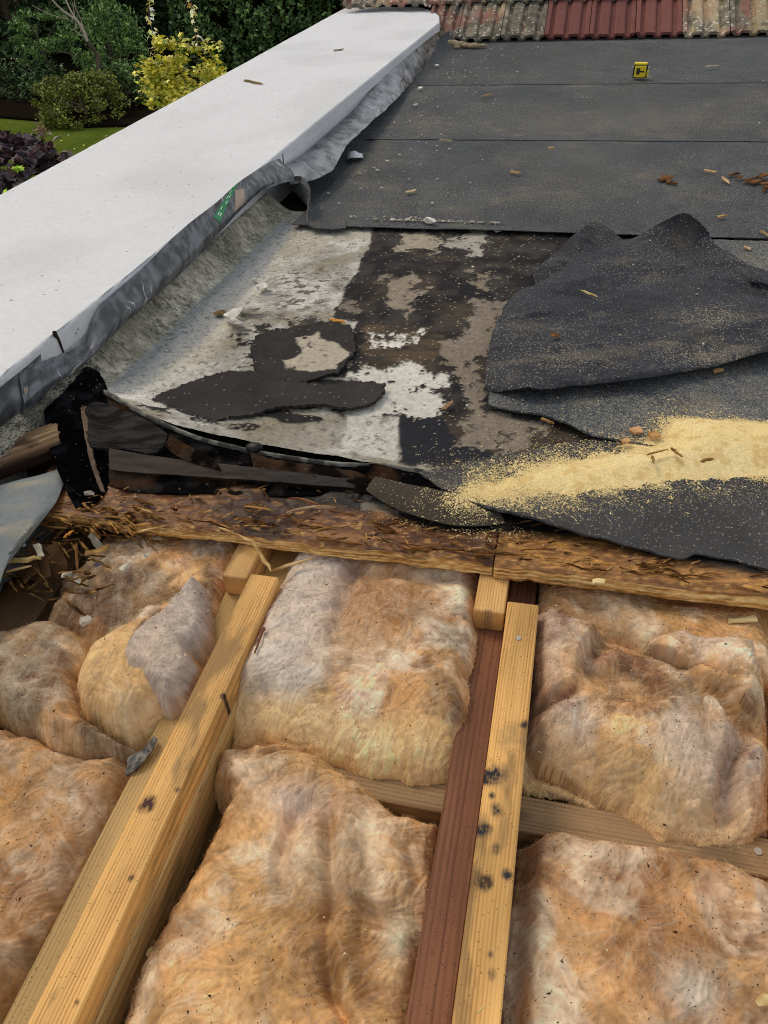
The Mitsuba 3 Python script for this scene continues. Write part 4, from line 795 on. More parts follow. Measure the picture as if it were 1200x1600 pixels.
# ------------------------------------------------------------------ sawdust
SD = np.array([(0.2334, 1.2928, 0.05), (0.2809, 1.3063, 0.05), (0.4063, 1.3069, 0.05), (0.7368, 1.3381, 0.05), (0.6973, 1.2093, 0.05), (0.383, 1.1478, 0.05), (0.2758, 1.1202, 0.05), (0.1789, 1.0887, 0.05), (0.0934, 1.0555, 0.05), (0.0295, 1.0383, 0.05), (-0.0453, 1.0212, 0.05), (-0.1358, 1.0032, 0.05), (-0.1125, 1.0284, 0.05), (-0.0502, 1.0749, 0.05), (0.0365, 1.1284, 0.05), (0.1148, 1.164, 0.05), (0.1714, 1.1885, 0.05), (0.2123, 1.2233, 0.05)])
def sawdust():
    lo, hi = SD[:, :2].min(0) - .05, SD[:, :2].max(0) + .05; hi[0] = .75; res = .0022
    nx, ny = ((hi - lo) / res).astype(int)
    X, Y = np.meshgrid(np.linspace(lo[0], hi[0], nx), np.linspace(lo[1], hi[1], ny), indexing='ij'); xy = np.stack([X, Y], -1)
    d = sdist(SD, xy)
    thick = np.interp(X, [-.1, .1, .25, .5], [.003, .008, .015, .020])
    h = thick * sstep(-.004, .075, d) * 1.1 + .005 * (N(xy, 14, 551, 4) - .5) * sstep(0, .04, d) + .0012 * (N(xy, 220, 552, 2) - .5) * sstep(0, .02, d)
    edge = np.interp(X, [-.1, .05, .25, .4], [.060, .034, .016, .010])
    keep = d + 2 * edge * (.0 - .05) + .03 > 0
    base = ndimage.gaussian_filter(ground_z(xy.reshape(-1, 2)).reshape(X.shape), 6) + .0005
    P = np.stack([X, Y, base + h - .0045 * (1 - sstep(-.03, .030, d + edge * 1.6 * (.45 * rng.random(xy.shape[:2]) + .55 * N(xy, 70, 553, 4) - .5))) + .0012], -1)
    V, F, src = grid_slab(P, keep, None)
    c = lerp(lin('#f0d694'), lin('#fae8b4'), N(xy, 18, 554, 4)) * (.80 + .3 * rng.random(xy.shape[:2]))[..., None]
    c = lerp(c, lin('#d2ad68'), sstep(.58, .7, N(xy, 60, 555, 3)) * .5)
    tag(obj('sawdust_pile', (V, F), 'vc_diffuse', smooth=True, color=np.clip(c.reshape(-1, 3)[src], 0, 1)), 'pale yellow sawdust spread across the dark felt at the right', 'sawdust', kind='stuff')
def tetra(P, s, seed, flat=.5, stretch=1.0):
    r = np.random.default_rng(seed); n = len(P); s = np.broadcast_to(s, (n,))[:, None]
    t = np.array([[1, 0, -.4], [-.6, .8, -.4], [-.5, -.8, -.4], [.1, 0, .8]]) * [stretch, 1, flat]
    a = r.uniform(0, 2 * np.pi, n); ca, sa = np.cos(a), np.sin(a)
    j = t[None] * (1 + .5 * r.uniform(-1, 1, (n, 4, 3)))
    x = j[..., 0] * ca[:, None] - j[..., 1] * sa[:, None]; y = j[..., 0] * sa[:, None] + j[..., 1] * ca[:, None]
    V = P[:, None] + np.stack([x, y, j[..., 2]], -1) * s[..., None]
    F = np.array([[0, 1, 3], [1, 2, 3], [2, 0, 3], [0, 2, 1]])[None] + 4 * np.arange(n)[:, None, None]
    return V.reshape(-1, 3), F.reshape(-1, 3)
def scatter_xy(n, dens, lo, hi, seed):
    r = np.random.default_rng(seed); out = []
    while sum(map(len, out)) < n:
        p = r.uniform(lo, hi, (n * 3, 2)); k = r.random(len(p)) < np.clip(dens(p), 0, 1); out.append(p[k])
        if len(out) > 60: break
    return np.vstack(out)[:n]
SURF = []                                            # grids of what lies on the roof, for dropping grains onto
def ground_z(xy):
    z = np.full(len(xy), .040)
    y = xy[:, 1]
    z = np.where(y > 2.27, .0515, z); z = np.where(y > 3.245, .0545, z); z = np.where(y > 4.225, .0570, z)
    f = ol_front(np.clip(xy[:, 0], -1.05, .6)); z = np.where(y < f, .031, z)
    for G_ in (low, upf, fl1, ts):
        q = G_.reshape(-1, 3); poly = Polygon(np.vstack([G_[:, 0], G_[-1], G_[::-1, -1], G_[0, ::-1]])[:, :2]).buffer(0)
        k = shapely.contains_xy(poly, xy[:, 0], xy[:, 1])
        if k.any():
            from scipy.spatial import cKDTree
            w_, j = cKDTree(q[:, :2]).query(xy[k], k=4); w_ = 1 / (w_ + 1e-4) ** 2; z[k] = np.maximum(z[k], (q[j, 2] * w_).sum(1) / w_.sum(1) + .001)
    return z
sawdust()
def sd_dens(p):
    d = sdist(SD, p); w = np.interp(p[:, 0], [-.1, .1, .4], [.050, .030, .018])
    left = np.exp(-np.maximum(-d, 0) / w * 1.6) * (d < .03)
    return left * sstep(.25, .6, N(p, 18, 560, 4)) * (p[:, 1] > .90)
p = scatter_xy(42000, sd_dens, [-.45, .92], [.55, 1.55], 561)
P3 = np.c_[p, ground_z(p) + .0004]
V, F = tetra(P3, np.random.default_rng(3).uniform(.0004, .0011, len(p)) * (1 + 1.2 * (np.random.default_rng(8).random(len(p)) > .93)), 562, .5, 1.9)
tag(obj('sawdust_grains', (V, F), 'vc_diffuse', color=np.repeat(lerp(lin('#ecd08e'), lin('#fbecbc'), np.random.default_rng(4).random(len(p))), 4, 0)), 'loose sawdust grains scattered round the pale pile', 'sawdust', kind='stuff')
def dust_dens(p):
    return .05 + .5 * sstep(.5, .75, N(p, 4, 570, 4)) * (p[:, 0] > -.3) + .25 * (p[:, 0] > .0) * (p[:, 1] < 2.0)
p = scatter_xy(9000, dust_dens, [-.8, 1.0], [1.0, 5.3], 571)
V, F = tetra(np.c_[p, ground_z(p) + .0004], np.random.default_rng(5).uniform(.0003, .0009, len(p)) * (1 + 1.3 * (np.random.default_rng(9).random(len(p)) > .95)), 572, .5, 1.8)
tag(obj('wood_dust', (V, F), 'vc_diffuse', color=np.repeat(lerp(lin('#a3906a'), lin('#e6d6ac'), np.random.default_rng(6).random(len(p))), 4, 0)), 'fine pale wood dust and specks over the whole felt roof', 'dust', kind='stuff')

# ------------------------------------------------------------------ mineral wool insulation
PEACH, PALE, BROWN, GOLD, SKIN, DIRT = map(lin, ('#d8ab78', '#efdec4', '#8c6245', '#ecc88e', '#d6cabf', '#6a5646'))
def fibres(P, nrm, col, n, seed, length=(.006, .022), width=.00020, lift=.0012):
    """n curling glass-wool fibres lying on a surface, each a thin triangular strand."""
    r = np.random.default_rng(seed); i = r.integers(0, len(P), n); k = 7
    p, nn, c = P[i], nrm[i], col[i]
    t = r.normal(size=(n, 3)); t -= nn * (t * nn).sum(1, keepdims=True); t /= np.linalg.norm(t, axis=1, keepdims=True)
    L = r.uniform(*length, n); cv = r.normal(0, 2.0, n); pts = []
    b = np.cross(nn, t); q = p - nn * .001; a = np.zeros(n)
    lf = r.uniform(.1, 1, n) ** 2 * lift
    for s in range(k):
        u = s / (k - 1)
        pts.append(q + nn * (lf * np.sin(np.pi * u) + .0008)[:, None])
        a = a + cv / k + r.normal(0, .18, n)
        q = q + (t * np.cos(a)[:, None] + b * np.sin(a)[:, None]) * (L / k)[:, None]
    X = np.stack(pts, 1)
    d = np.gradient(X, axis=1); d /= np.linalg.norm(d, axis=2, keepdims=True) + 1e-9
    side = np.cross(d, nn[:, None]); side /= np.linalg.norm(side, axis=2, keepdims=True) + 1e-9
    w = width * r.uniform(.6, 1.3, n)[:, None, None] * np.sin(np.linspace(.25, np.pi - .25, k))[None, :, None]
    A, B = X + side * w, X - side * w
    V = np.stack([A, B], 2).reshape(-1, 3)
    o = (np.arange(n) * 2 * k)[:, None] + 2 * np.arange(k - 1)[None]; o = o.ravel()
    F = np.vstack([np.stack([o, o + 1, o + 3], 1), np.stack([o, o + 3, o + 2], 1)])
    c = np.clip(lerp(c, np.array([.80, .72, .60]), r.uniform(.0, .40, n)), 0, 1)
    return V, F, np.repeat(c, 2 * k, 0)

from scipy import ndimage
def lic(ux, uy, a, n):
    """Smears the noise a along the flow field, so that strands mat together the way glass wool does."""
    I, J = np.meshgrid(np.arange(a.shape[0], dtype=float), np.arange(a.shape[1], dtype=float), indexing='ij'); out = a.copy()
    for sg in (1, -1):
        i, j = I.copy(), J.copy()
        for _ in range(n):
            ii, jj = np.clip(np.round(i).astype(int), 0, a.shape[0] - 1), np.clip(np.round(j).astype(int), 0, a.shape[1] - 1)
            i += sg * ux[ii, jj]; j += sg * uy[ii, jj]
            out += ndimage.map_coordinates(a, [i, j], order=1, mode='nearest')
    return out / (2 * n + 1)
def batt(name, label, lobes, zb, seed, tint=None, res=.0018, n_fib=6000, lump=.012, crease=.006, flow=0.4, group=None, clip=None):
    """Soft quilt of mineral wool: lobes = (outline, top height, rounding radius); the highest lobe wins, so folds and grooves form between them."""
    t = thing(name, label, 'insulation', group)
    allp = np.vstack([np.array(l[0])[:, :2] for l in lobes]); lo, hi = allp.min(0) - .02, allp.max(0) + .02
    if clip is not None: lo, hi = np.maximum(lo, clip[0]), np.minimum(hi, clip[1])
    nx, ny = ((hi - lo) / res).astype(int)
    X, Y = np.meshgrid(np.linspace(lo[0], hi[0], nx), np.linspace(lo[1], hi[1], ny), indexing='ij'); xy = np.stack([X, Y], -1)
    wl = np.stack([N(xy, 13, seed, 3) - .5, N(xy, 13, seed + 1, 3) - .5], -1)
    wf_ = np.stack([N(xy, 55, seed + 2, 3) - .5, N(xy, 55, seed + 3, 3) - .5], -1)
    H = np.full(X.shape, zb); which = np.zeros(X.shape, int); D = np.full(X.shape, -1.0)
    for k, (poly, zt, rr, *_) in enumerate(lobes):
        d = sdist(np.array(poly), xy + wl * .022 + wf_ * .007) + .010
        pr = np.sqrt(np.clip(1 - (1 - np.clip(d / rr, 0, 1)) ** 2, 0, 1))
        zt_ = zt if np.isscalar(zt) else zt(xy)
        h = zb + (zt_ - zb) * pr; h = np.where(d > 0, h, zb - .05)
        m = h > H; H = np.where(m, h, H); which = np.where(m, k, which); D = np.where(d > 0, np.maximum(D, d), D)
    keep = D > 0
    ca, sa = math.cos(flow), math.sin(flow); U, Vv = X * ca + Y * sa, -X * sa + Y * ca
    wu = N(xy, 7, seed + 5, 3) - .5
    q = np.stack([X + .10 * (N(xy, 5, seed + 5, 3) - .5), Y + .10 * (N(xy, 5, seed + 6, 3) - .5), which * .37], -1)
    rr_ = np.random.default_rng(seed); l1 = l2 = l3 = 0
    for k_ in range(3):                               # three layers of strands lying across each other
        th = flow + 2.1 * k_ + 7.0 * (N(q, [7, 7, 1], seed + 7 + 40 * k_, 3) - .5) * 2
        ux, uy = np.cos(th), np.sin(th)
        l1 = l1 + lic(ux, uy, rr_.random(X.shape), 6); l2 = l2 + lic(ux, uy, ndimage.gaussian_filter(rr_.random(X.shape), 1.6), 11); l3 = np.maximum(l3, lic(ux, uy, (rr_.random(X.shape) > .994).astype(float), 9))
    l2 = (l2 - l2.mean()) / l2.std(); l1 = (l1 - l1.mean()) / l1.std(); l3 = np.clip(l3 / .12, 0, 1)
    big = N(q, [6, 6, 1], seed + 8, 2) - .5; mid = N(q, [17, 17, 1], seed + 9, 3) - .5; tuft = N(q, [48, 48, 1], seed + 10, 3) - .5
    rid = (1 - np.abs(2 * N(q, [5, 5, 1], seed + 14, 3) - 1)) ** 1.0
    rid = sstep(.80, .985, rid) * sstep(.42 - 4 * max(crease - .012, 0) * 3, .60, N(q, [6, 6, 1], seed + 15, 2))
    soft = sstep(0, .035, D)
    Z = H + soft * (lump * 1.35 * big + lump * .7 * mid - crease * 1.5 * rid) + .0022 * tuft + .0006 * l2 + .0006 * l1
    P = np.stack([X, Y, Z], -1)
    g = np.stack(np.gradient(D, res, res), -1); g /= np.linalg.norm(g, axis=-1, keepdims=True) + 1e-9
    fray = (N(np.stack([X, Y, Z * 3], -1), 70, seed + 12, 3) - .5)
    P[..., :2] += -g * ((1 - sstep(0, .03, D)) * (.0045 * fray * 2))[..., None]
    t1 = N(q, [8, 8, 1], seed + 20, 4); t2 = N(q, [24, 24, 1], seed + 21, 4)
    c = lerp(PEACH, PALE, sstep(.42, .60, t1 * .6 + t2 * .4 + .02 * l2))
    c = lerp(c, BROWN, sstep(.50, .66, N(q, [7, 7, 1], seed + 23, 4) * .55 + t2 * .45 - .02 * l2) * .85)
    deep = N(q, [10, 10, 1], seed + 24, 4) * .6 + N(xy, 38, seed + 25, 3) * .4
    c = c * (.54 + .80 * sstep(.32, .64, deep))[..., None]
    c = lerp(c, lin('#a8652f') if seed != 760 else lin('#8a6152'), sstep(.54, .72, N(q, [12, 12, 1], seed + 26, 4)) * .35)
    c = lerp(c, lin('#f1e3cb'), sstep(.60, .74, N(q, [16, 16, 1], seed + 27, 4) + .02 * l2) * .55)
    c = lerp(c, GOLD, (1 - sstep(.0, .03, D)) * .6)
    c = lerp(c, BROWN * .75, rid * .35)
    if tint is not None: c = tint(xy, which, c, D, t1, t2)
    c = c * (1 + .035 * np.clip(l2, -2, 2) + .075 * np.clip(l1, -2, 2) + .34 * (N(xy, 210, seed + 41, 2) - .5) + .30 * (N(q, [85, 85, 1], seed + 42, 3) - .5))[..., None] * (.85 + .34 * (tuft + .5))[..., None]
    c = lerp(c, lin('#efe3cf'), l3 * .28)
    c = np.clip(c, 0, .85)
    V, F, src = grid_slab(P, keep, None)
    obj('wool', (V, F), 'vc_diffuse', t, smooth=True, color=c.reshape(-1, 3)[src])
    nr = gnorm(P); nr = np.where(nr[..., 2:] < 0, -nr, nr)
    kk = keep.ravel(); Pk, Nk, Ck = P.reshape(-1, 3)[kk], nr.reshape(-1, 3)[kk], c.reshape(-1, 3)[kk]
    V, F, fc = fibres(Pk, Nk, Ck, int(n_fib * .45), seed + 30)
    ed_ = kk & (D.ravel() < .016)
    if ed_.any():
        V2, F2, c2 = fibres(P.reshape(-1, 3)[ed_], nr.reshape(-1, 3)[ed_], c.reshape(-1, 3)[ed_], n_fib // 3, seed + 31, (.006, .016), .00020, .005)
        F = np.vstack([F, F2 + len(V)]); V = np.vstack([V, V2]); fc = np.vstack([fc, c2])
    obj('loose_fibres', (V, F), 'vc_diffuse', t, color=fc, kind='stuff')
    return P, keep

WOOL = []
G1 = None
def tintC(xy, w, c, D, t1, t2):
    x = (xy[..., 0] + .40) / .33
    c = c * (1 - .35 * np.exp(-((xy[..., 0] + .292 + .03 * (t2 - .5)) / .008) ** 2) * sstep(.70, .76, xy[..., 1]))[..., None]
    c = lerp(c, SKIN, sstep(.50, .25, x + .35 * (t1 - .5)) * sstep(.60, .66, xy[..., 1] + .02 * t2) * .8)
    c = lerp(c, lin('#c2925f'), np.exp(-((x - .5) / .18) ** 2) * sstep(.62, .72, xy[..., 1]) * .7)
    c = lerp(c, lin('#a97c58'), np.exp(-((x - .62) / .26) ** 2 - ((xy[..., 1] - .80) / .05) ** 2) * .7)
    return lerp(c, GOLD, sstep(.625, .585, xy[..., 1] + .03 * (t2 - .5)) * .8)
Cp = [(-.405, .95, 0), (-.09, .95, 0)] + [(-0.0781, 0.8128, -0.03), (-0.069, 0.7111, -0.03), (-0.0637, 0.6174, -0.04), (-0.0675, 0.5841, -0.07), (-0.0932, 0.5631, -0.09), (-0.1365, 0.5486, -0.1), (-0.1977, 0.551, -0.1), (-0.2899, 0.5585, -0.09), (-0.3675, 0.5588, -0.08), (-0.3981, 0.547, -0.04), (-0.412, 0.5777, -0.014), (-0.4204, 0.6328, -0.012), (-0.4228, 0.7247, -0.012)]
WOOL.append(batt('insulation_batt', 'square pinkish batt in the middle bay, its left half greyish white', [(Cp, lambda xy: -.008 - .05 * sstep(.66, .55, xy[..., 1]) - .013 * np.exp(-((xy[..., 0] + .292 + .05 * (xy[..., 1] - .8)) / .014) ** 2) * sstep(.66, .74, xy[..., 1]) + .008 * np.exp(-((xy[..., 0] + .17) / .05) ** 2 - ((xy[..., 1] - .81) / .03) ** 2), .042)], -.12, 700, tintC, n_fib=9000, lump=.010, crease=.007, flow=1.35))
def tintD(xy, w, c, D, t1, t2):
    c = lerp(c, lin('#dcaa6c'), .35 + 0 * D); c = lerp(c, lin('#c4b0a2'), np.exp(-((xy[..., 0] + .27) / .05) ** 2 - ((xy[..., 1] - .46) / .03) ** 2) * .9)
    m = np.exp(-((xy[..., 0] + .105) / .018) ** 2 - ((xy[..., 1] - .335) / .03) ** 2); return lerp(c, lin('#efe0bf'), m)
Dp = [(-0.4108, 0.5269, -0.06), (-0.362, 0.5532, -0.06), (-0.3143, 0.5517, -0.07), (-0.245, 0.54, -0.08), (-0.2043, 0.5238, -0.09), (-0.1442, 0.499, -0.09), (-0.0884, 0.4915, -0.09), (-0.0899, 0.4507, -0.09), (-0.0864, 0.3942, -0.09), (-0.0827, 0.3354, -0.09), (-0.0754, 0.2573, -0.09)] + [(-.082, -.5, 0), (-.40, -.5, 0)] + [(-0.3897, 0.1903, -0.085), (-0.3889, 0.236, -0.085), (-0.3844, 0.3088, -0.085), (-0.376, 0.3959, -0.085), (-0.3745, 0.4531, -0.085), (-0.406, 0.484, -0.075)]
seamD = np.array([(-0.2255, 0.4613, -0.06), (-0.1929, 0.36, -0.06), (-0.1849, 0.3036, -0.06), (-0.1637, 0.2551, -0.06), (-0.1403, 0.2353, -0.06)])
def zD(xy):
    sx = np.interp(xy[..., 1], seamD[::-1, 1], seamD[::-1, 0]); return -.048 - .022 * np.exp(-((xy[..., 0] - sx) / .010) ** 2) * sstep(.50, .42, xy[..., 1]) - .02 * sstep(.015, .055, xy[..., 0] - sx) + .008 * np.exp(-((xy[..., 1] - .36) / .09) ** 2)
WOOL.append(batt('insulation_batt', 'peach coloured batt in the middle bay nearest the camera, with a lengthwise crease', [(Dp, zD, .048)], -.15, 720, tintD, n_fib=12000, lump=.014, crease=.011, flow=1.0, clip=([-9, -.12], [9, 9])))
Gp = [(0.0219, 0.4883, -0.09), (0.0683, 0.5002, -0.085), (0.1406, 0.5008, -0.085), (0.2115, 0.5114, -0.085), (0.2736, 0.5096, -0.09), (0.324, 0.4955, -0.09), (0.3953, 0.4913, -0.09)] + [(.352, .44, 0), (.352, -.5, 0), (.020, -.5, 0)]
def tintG(xy, w, c, D, t1, t2):
    c = lerp(c, lin('#ab8058'), .35 + 0 * D); c = lerp(c, lin('#ddd5c6'), np.exp(-((xy[..., 0] - .22) / .03) ** 2 - ((xy[..., 1] - .345) / .025) ** 2) * .7)
    return lerp(c, lin('#f0e0bf'), np.exp(-((xy[..., 0] - .07) / .03) ** 2 - ((xy[..., 1] - .25) / .035) ** 2) * .8)
WOOL.append(batt('insulation_batt', 'brownish batt at the bottom right, below the right cross timber', [(Gp, lambda xy: -.062 - .035 * sstep(.055, .025, xy[..., 0]), .034)], -.15, 740, tintG, n_fib=10000, lump=.017, crease=.010, flow=-.7, clip=([-9, -.12], [9, 9])))
Ep = [(0.0105, 0.8303, -0.02), (0.0426, 0.8638, -0.02), (0.1047, 0.8427, -0.02), (0.1806, 0.8164, -0.02), (0.2556, 0.8067, -0.03), (0.3538, 0.7764, -0.03), (0.3405, 0.6431, -0.04), (0.3293, 0.5761, -0.08), (0.2978, 0.5532, -0.09), (0.2469, 0.5292, -0.1), (0.2074, 0.53, -0.1), (0.1639, 0.5608, -0.1), (0.0963, 0.5779, -0.1), (0.043, 0.5973, -0.09), (0.0227, 0.6259, -0.06), (0.0182, 0.6804, -0.03), (0.0177, 0.7555, -0.02)]
def tintE(xy, w, c, D, t1, t2):
    c = lerp(c, lin('#c0a795'), sstep(.40, .60, t1) * .75); c = lerp(c, lin('#96705c'), sstep(.55, .68, t2 * .6 + t1 * .4) * .7)
    return lerp(c, GOLD, sstep(.62, .54, xy[..., 1] + .25 * (xy[..., 0] - .2) + .03 * (t2 - .5)) * .7)
WOOL.append(batt('insulation_batt', 'crumpled mauve brown batt in the right bay, slumped over the cross timber', [(Ep, lambda xy: .000 - .055 * sstep(.68, .52, xy[..., 1]), .065), ([(0.1731, 0.8238, -0.03), (0.2594, 0.8523, -0.03), (0.3493, 0.8361, -0.03), (0.3462, 0.6979, -0.03), (0.2908, 0.6469, -0.03), (0.2467, 0.7006, -0.03), (0.1977, 0.7479, -0.03)], -.004, .05), ([(0.0004, 0.7123, -0.11), (0.0897, 0.6941, -0.11), (0.1702, 0.5845, -0.11), (0.1192, 0.5631, -0.11), (0.0673, 0.5702, -0.11), (0.01, 0.5808, -0.11)], -.088, .03)], -.13, 760, tintE, n_fib=12000, lump=.015, crease=.026, flow=-.75))
Fp = [(.02, .95, 0), (.352, .95, 0)] + [(0.3669, 0.7711, -0.05), (0.2857, 0.7916, -0.05), (0.1759, 0.8091, -0.05), (0.079, 0.8312, -0.05), (0.0182, 0.841, -0.05)]
WOOL.append(batt('insulation_strip', 'narrow fluffy wool strip tucked under the right deck panel', [(Fp, -.018, .035)], -.10, 780, lambda xy, w, c, D, t1, t2: lerp(c, lin('#c6955a'), .4 + 0 * D), n_fib=5000, lump=.012, crease=.008, flow=.3))
# left bay: crumpled dirty piece of three folds, and the batt below it
A0 = [(-.78, .95, 0), (-.51, .95, 0)] + [(-0.5063, 0.8055, -0.04), (-0.4852, 0.7084, -0.04), (-0.4781, 0.6446, -0.04), (-0.5728, 0.666, -0.04), (-0.6722, 0.6614, -0.04), (-0.7667, 0.6445, -0.04), (-0.8056, 0.7773, -0.04), (-0.796, 0.8197, -0.04)]
A1 = [(-0.7066, 0.6671, -0.03), (-0.7465, 0.695, -0.03), (-0.8079, 0.6718, -0.04), (-0.8823, 0.6323, -0.05), (-0.8757, 0.5423, -0.05), (-0.7934, 0.5392, -0.05), (-0.7005, 0.499, -0.05), (-0.6186, 0.4852, -0.05), (-0.5601, 0.49, -0.05), (-0.5274, 0.5047, -0.05), (-0.5602, 0.5091, -0.05), (-0.6237, 0.5302, -0.05), (-0.6724, 0.592, -0.05)]
A2 = [(-0.6746, 0.6355, -0.01), (-0.6219, 0.6942, -0.005), (-0.5303, 0.7384, -0.005), (-0.4861, 0.6867, -0.015), (-0.4745, 0.6417, -0.02), (-0.4796, 0.6001, -0.03), (-0.482, 0.5814, -0.04), (-0.5149, 0.5352, -0.06), (-0.535, 0.5162, -0.07), (-0.5664, 0.519, -0.07), (-0.6268, 0.5388, -0.06), (-0.6536, 0.568, -0.03)]
A3 = [(-0.595, 0.616, 0), (-0.5904, 0.6616, 0), (-0.5679, 0.7201, 0), (-0.5436, 0.7871, 0), (-0.513, 0.7582, 0), (-0.4797, 0.6946, 0), (-0.4743, 0.6566, 0), (-0.4922, 0.6445, 0), (-0.463, 0.6155, 0), (-0.4647, 0.5733, 0), (-0.4876, 0.5579, 0), (-0.5319, 0.5724, 0), (-0.5746, 0.5892, 0)]
def tintA(xy, w, c, D, t1, t2):
    c = lerp(c, GOLD * .95, (w == 2) * .45); c = lerp(c, lin('#bdb0a6'), (w == 3) * .85 * (1 - (1 - sstep(0, .016, D)) * .0))
    dz = sstep(.38, .56, N(xy, 14, 801, 4) + .32 * np.exp(-((xy[..., 0] + .76) / .05) ** 2)) * ((w == 1) | (w == 0))
    return lerp(c, DIRT, dz * .6)
WOOL.append(batt('insulation_batt', 'dirty crumpled batt at the upper left, folded over with its grey skin showing', [(A0, -.022, .04), (A1, lambda xy: -.022 + 0 * xy[..., 0], .038), (A2, lambda xy: .006 + 0 * xy[..., 0], .052), (A3, lambda xy: .022 + 0 * xy[..., 0], .03)], -.13, 800, tintA, n_fib=9000, lump=.012, crease=.009, flow=.9))
Bp = [(-0.9049, 0.4844, -0.06), (-0.7502, 0.5087, -0.05), (-0.6844, 0.501, -0.06), (-0.6043, 0.4902, -0.06), (-0.5458, 0.5034, -0.08), (-0.5322, 0.4774, -0.1), (-0.5294, 0.3683, -0.1), (-0.532, 0.2619, -0.1), (-0.5378, 0.17, -0.1)] + [(-.50, -.4, 0), (-.80, -.4, 0), (-.81, .5, 0)]
WOOL.append(batt('insulation_batt', 'brown stained batt at the lower left edge, below the crumpled one', [(Bp, -.055, .05)], -.15, 820, lambda xy, w, c, D, t1, t2: lerp(lerp(c, lin('#94704f'), .55 + 0 * D), lin('#cf9a5e'), np.exp(-((xy[..., 0] + .665 + .1 * (xy[..., 1] - .4)) / .012) ** 2) * .7), n_fib=7000, lump=.012, crease=.008, flow=1.2, clip=([-9, -.12], [9, 9])))

def wool_z(xy):
    z = np.full(len(xy), -9.0)
    for P, keep in WOOL:
        x, y = P[:, 0, 0], P[0, :, 1]; lo = P[0, 0, :2]; hi = P[-1, -1, :2]
        i = np.round((xy[:, 0] - lo[0]) / (hi[0] - lo[0]) * (P.shape[0] - 1)).astype(int); j = np.round((xy[:, 1] - lo[1]) / (hi[1] - lo[1]) * (P.shape[1] - 1)).astype(int)
        ok = (i >= 0) & (j >= 0) & (i < P.shape[0]) & (j < P.shape[1]); ii, jj = np.clip(i, 0, P.shape[0] - 1), np.clip(j, 0, P.shape[1] - 1)
        z = np.where(ok & keep[ii, jj], np.maximum(z, P[ii, jj, 2]), z)
    return z
r_ = np.random.default_rng(11)
p = r_.uniform([-.85, .1], [.36, .9], (8200, 2)); k = (N(p, 9, 830, 3) > .42); p = p[k]; z = wool_z(p); p, z = p[z > -1], z[z > -1]
V, F = tetra(np.c_[p, z + .0005], r_.uniform(.0003, .0010, len(p)) * (1 + 1.2 * (r_.random(len(p)) > .97)), 831, .6, 1.6)
tag(obj('dark_crumbs', (V, F), 'vc_diffuse', color=np.repeat(lerp(lin('#1d1611'), lin('#5a3e28'), r_.random(len(p))), 4, 0)), 'dark crumbs of rotten wood sprinkled over the insulation', 'crumbs', kind='stuff')
p = r_.uniform([-.85, .15], [.36, .9], (1500, 2)); z = wool_z(p); w = r_.random(len(p)) < np.where(p[:, 1] > .72, 1, .25); p, z = p[(z > -1) & w], z[(z > -1) & w]
V, F = tetra(np.c_[p, z + .0006], r_.uniform(.0006, .0019, len(p)), 833, .4, 2.0)
tag(obj('pale_crumbs', (V, F), 'vc_diffuse', color=np.repeat(lerp(lin('#cdb27c'), lin('#efe2bd'), r_.random(len(p))), 4, 0)), 'pale sawdust crumbs fallen onto the insulation by the deck edge', 'crumbs', kind='stuff')

# ------------------------------------------------------------------ garden beyond the parapet
def leaf_mesh(C_, size, seed, cols, up=.35, asp=.55, lobes=False, droop=0.0):
    r = np.random.default_rng(seed); n = len(C_); s = (size * r.uniform(.6, 1.3, n))[:, None]
    nrm = r.normal(size=(n, 3)); nrm[:, 2] = np.abs(nrm[:, 2]) + up * 2; nrm /= np.linalg.norm(nrm, axis=1, keepdims=True)
    a = r.normal(size=(n, 3)); a[:, 2] -= droop; a -= nrm * (a * nrm).sum(1, keepdims=True); a /= np.linalg.norm(a, axis=1, keepdims=True)
    b = np.cross(nrm, a)
    if lobes:                                        # five-pointed maple leaf
        ang = np.linspace(-math.pi, math.pi, 11)[:-1]; rad = np.array([.35, .55, .38, .85, .45, 1.0, .45, .85, .38, .55])
        o = np.stack([rad * np.cos(ang), rad * np.sin(ang), -.18 * rad ** 2], 1); o = np.vstack([[0, 0, 0], o]); k = 11
        F0 = np.array([[0, 1 + i, 1 + (i + 1) % 10] for i in range(10)])
    else:
        o = np.array([[-1, 0, -.1], [0, -asp, .16], [1, 0, -.2], [0, asp, .16]]); k = 4; F0 = np.array([[0, 1, 2], [0, 2, 3]])
    V = C_[:, None] + s[:, None] * (o[None, :, :1] * a[:, None] + o[None, :, 1:2] * b[:, None] + o[None, :, 2:] * nrm[:, None])
    F = F0[None] + k * np.arange(n)[:, None, None]
    cols = np.array(cols); c = cols[r.integers(0, len(cols), n)] * r.uniform(1.2, 4.2, (n, 1))
    return V.reshape(-1, 3), F.reshape(-1, 3), np.clip(np.repeat(c, k, 0), 0, 1)
def clumps(n, cen, rad, k, seed, spread=.28, shell=.55, flat=.75):
    """n points in k clumps through an ellipsoid, thinned so that gaps stay between the clumps."""
    r = np.random.default_rng(seed)
    d = r.normal(size=(k, 3)); d /= np.linalg.norm(d, axis=1, keepdims=True); c = d * (shell + (1 - shell) * r.random((k, 1)) ** .6) * (.85 + .3 * r.random((k, 1)))
    w = r.random(k) + .4; i = r.choice(k, n, p=w / w.sum())
    q = r.normal(size=(n, 3)); q /= np.linalg.norm(q, axis=1, keepdims=True); q *= r.random((n, 1)) ** .45 * spread * (.6 + .8 * r.random(k)[i])[:, None]; q[:, 2] *= flat
    return (c[i] + q) * np.array(rad) + np.array(cen)
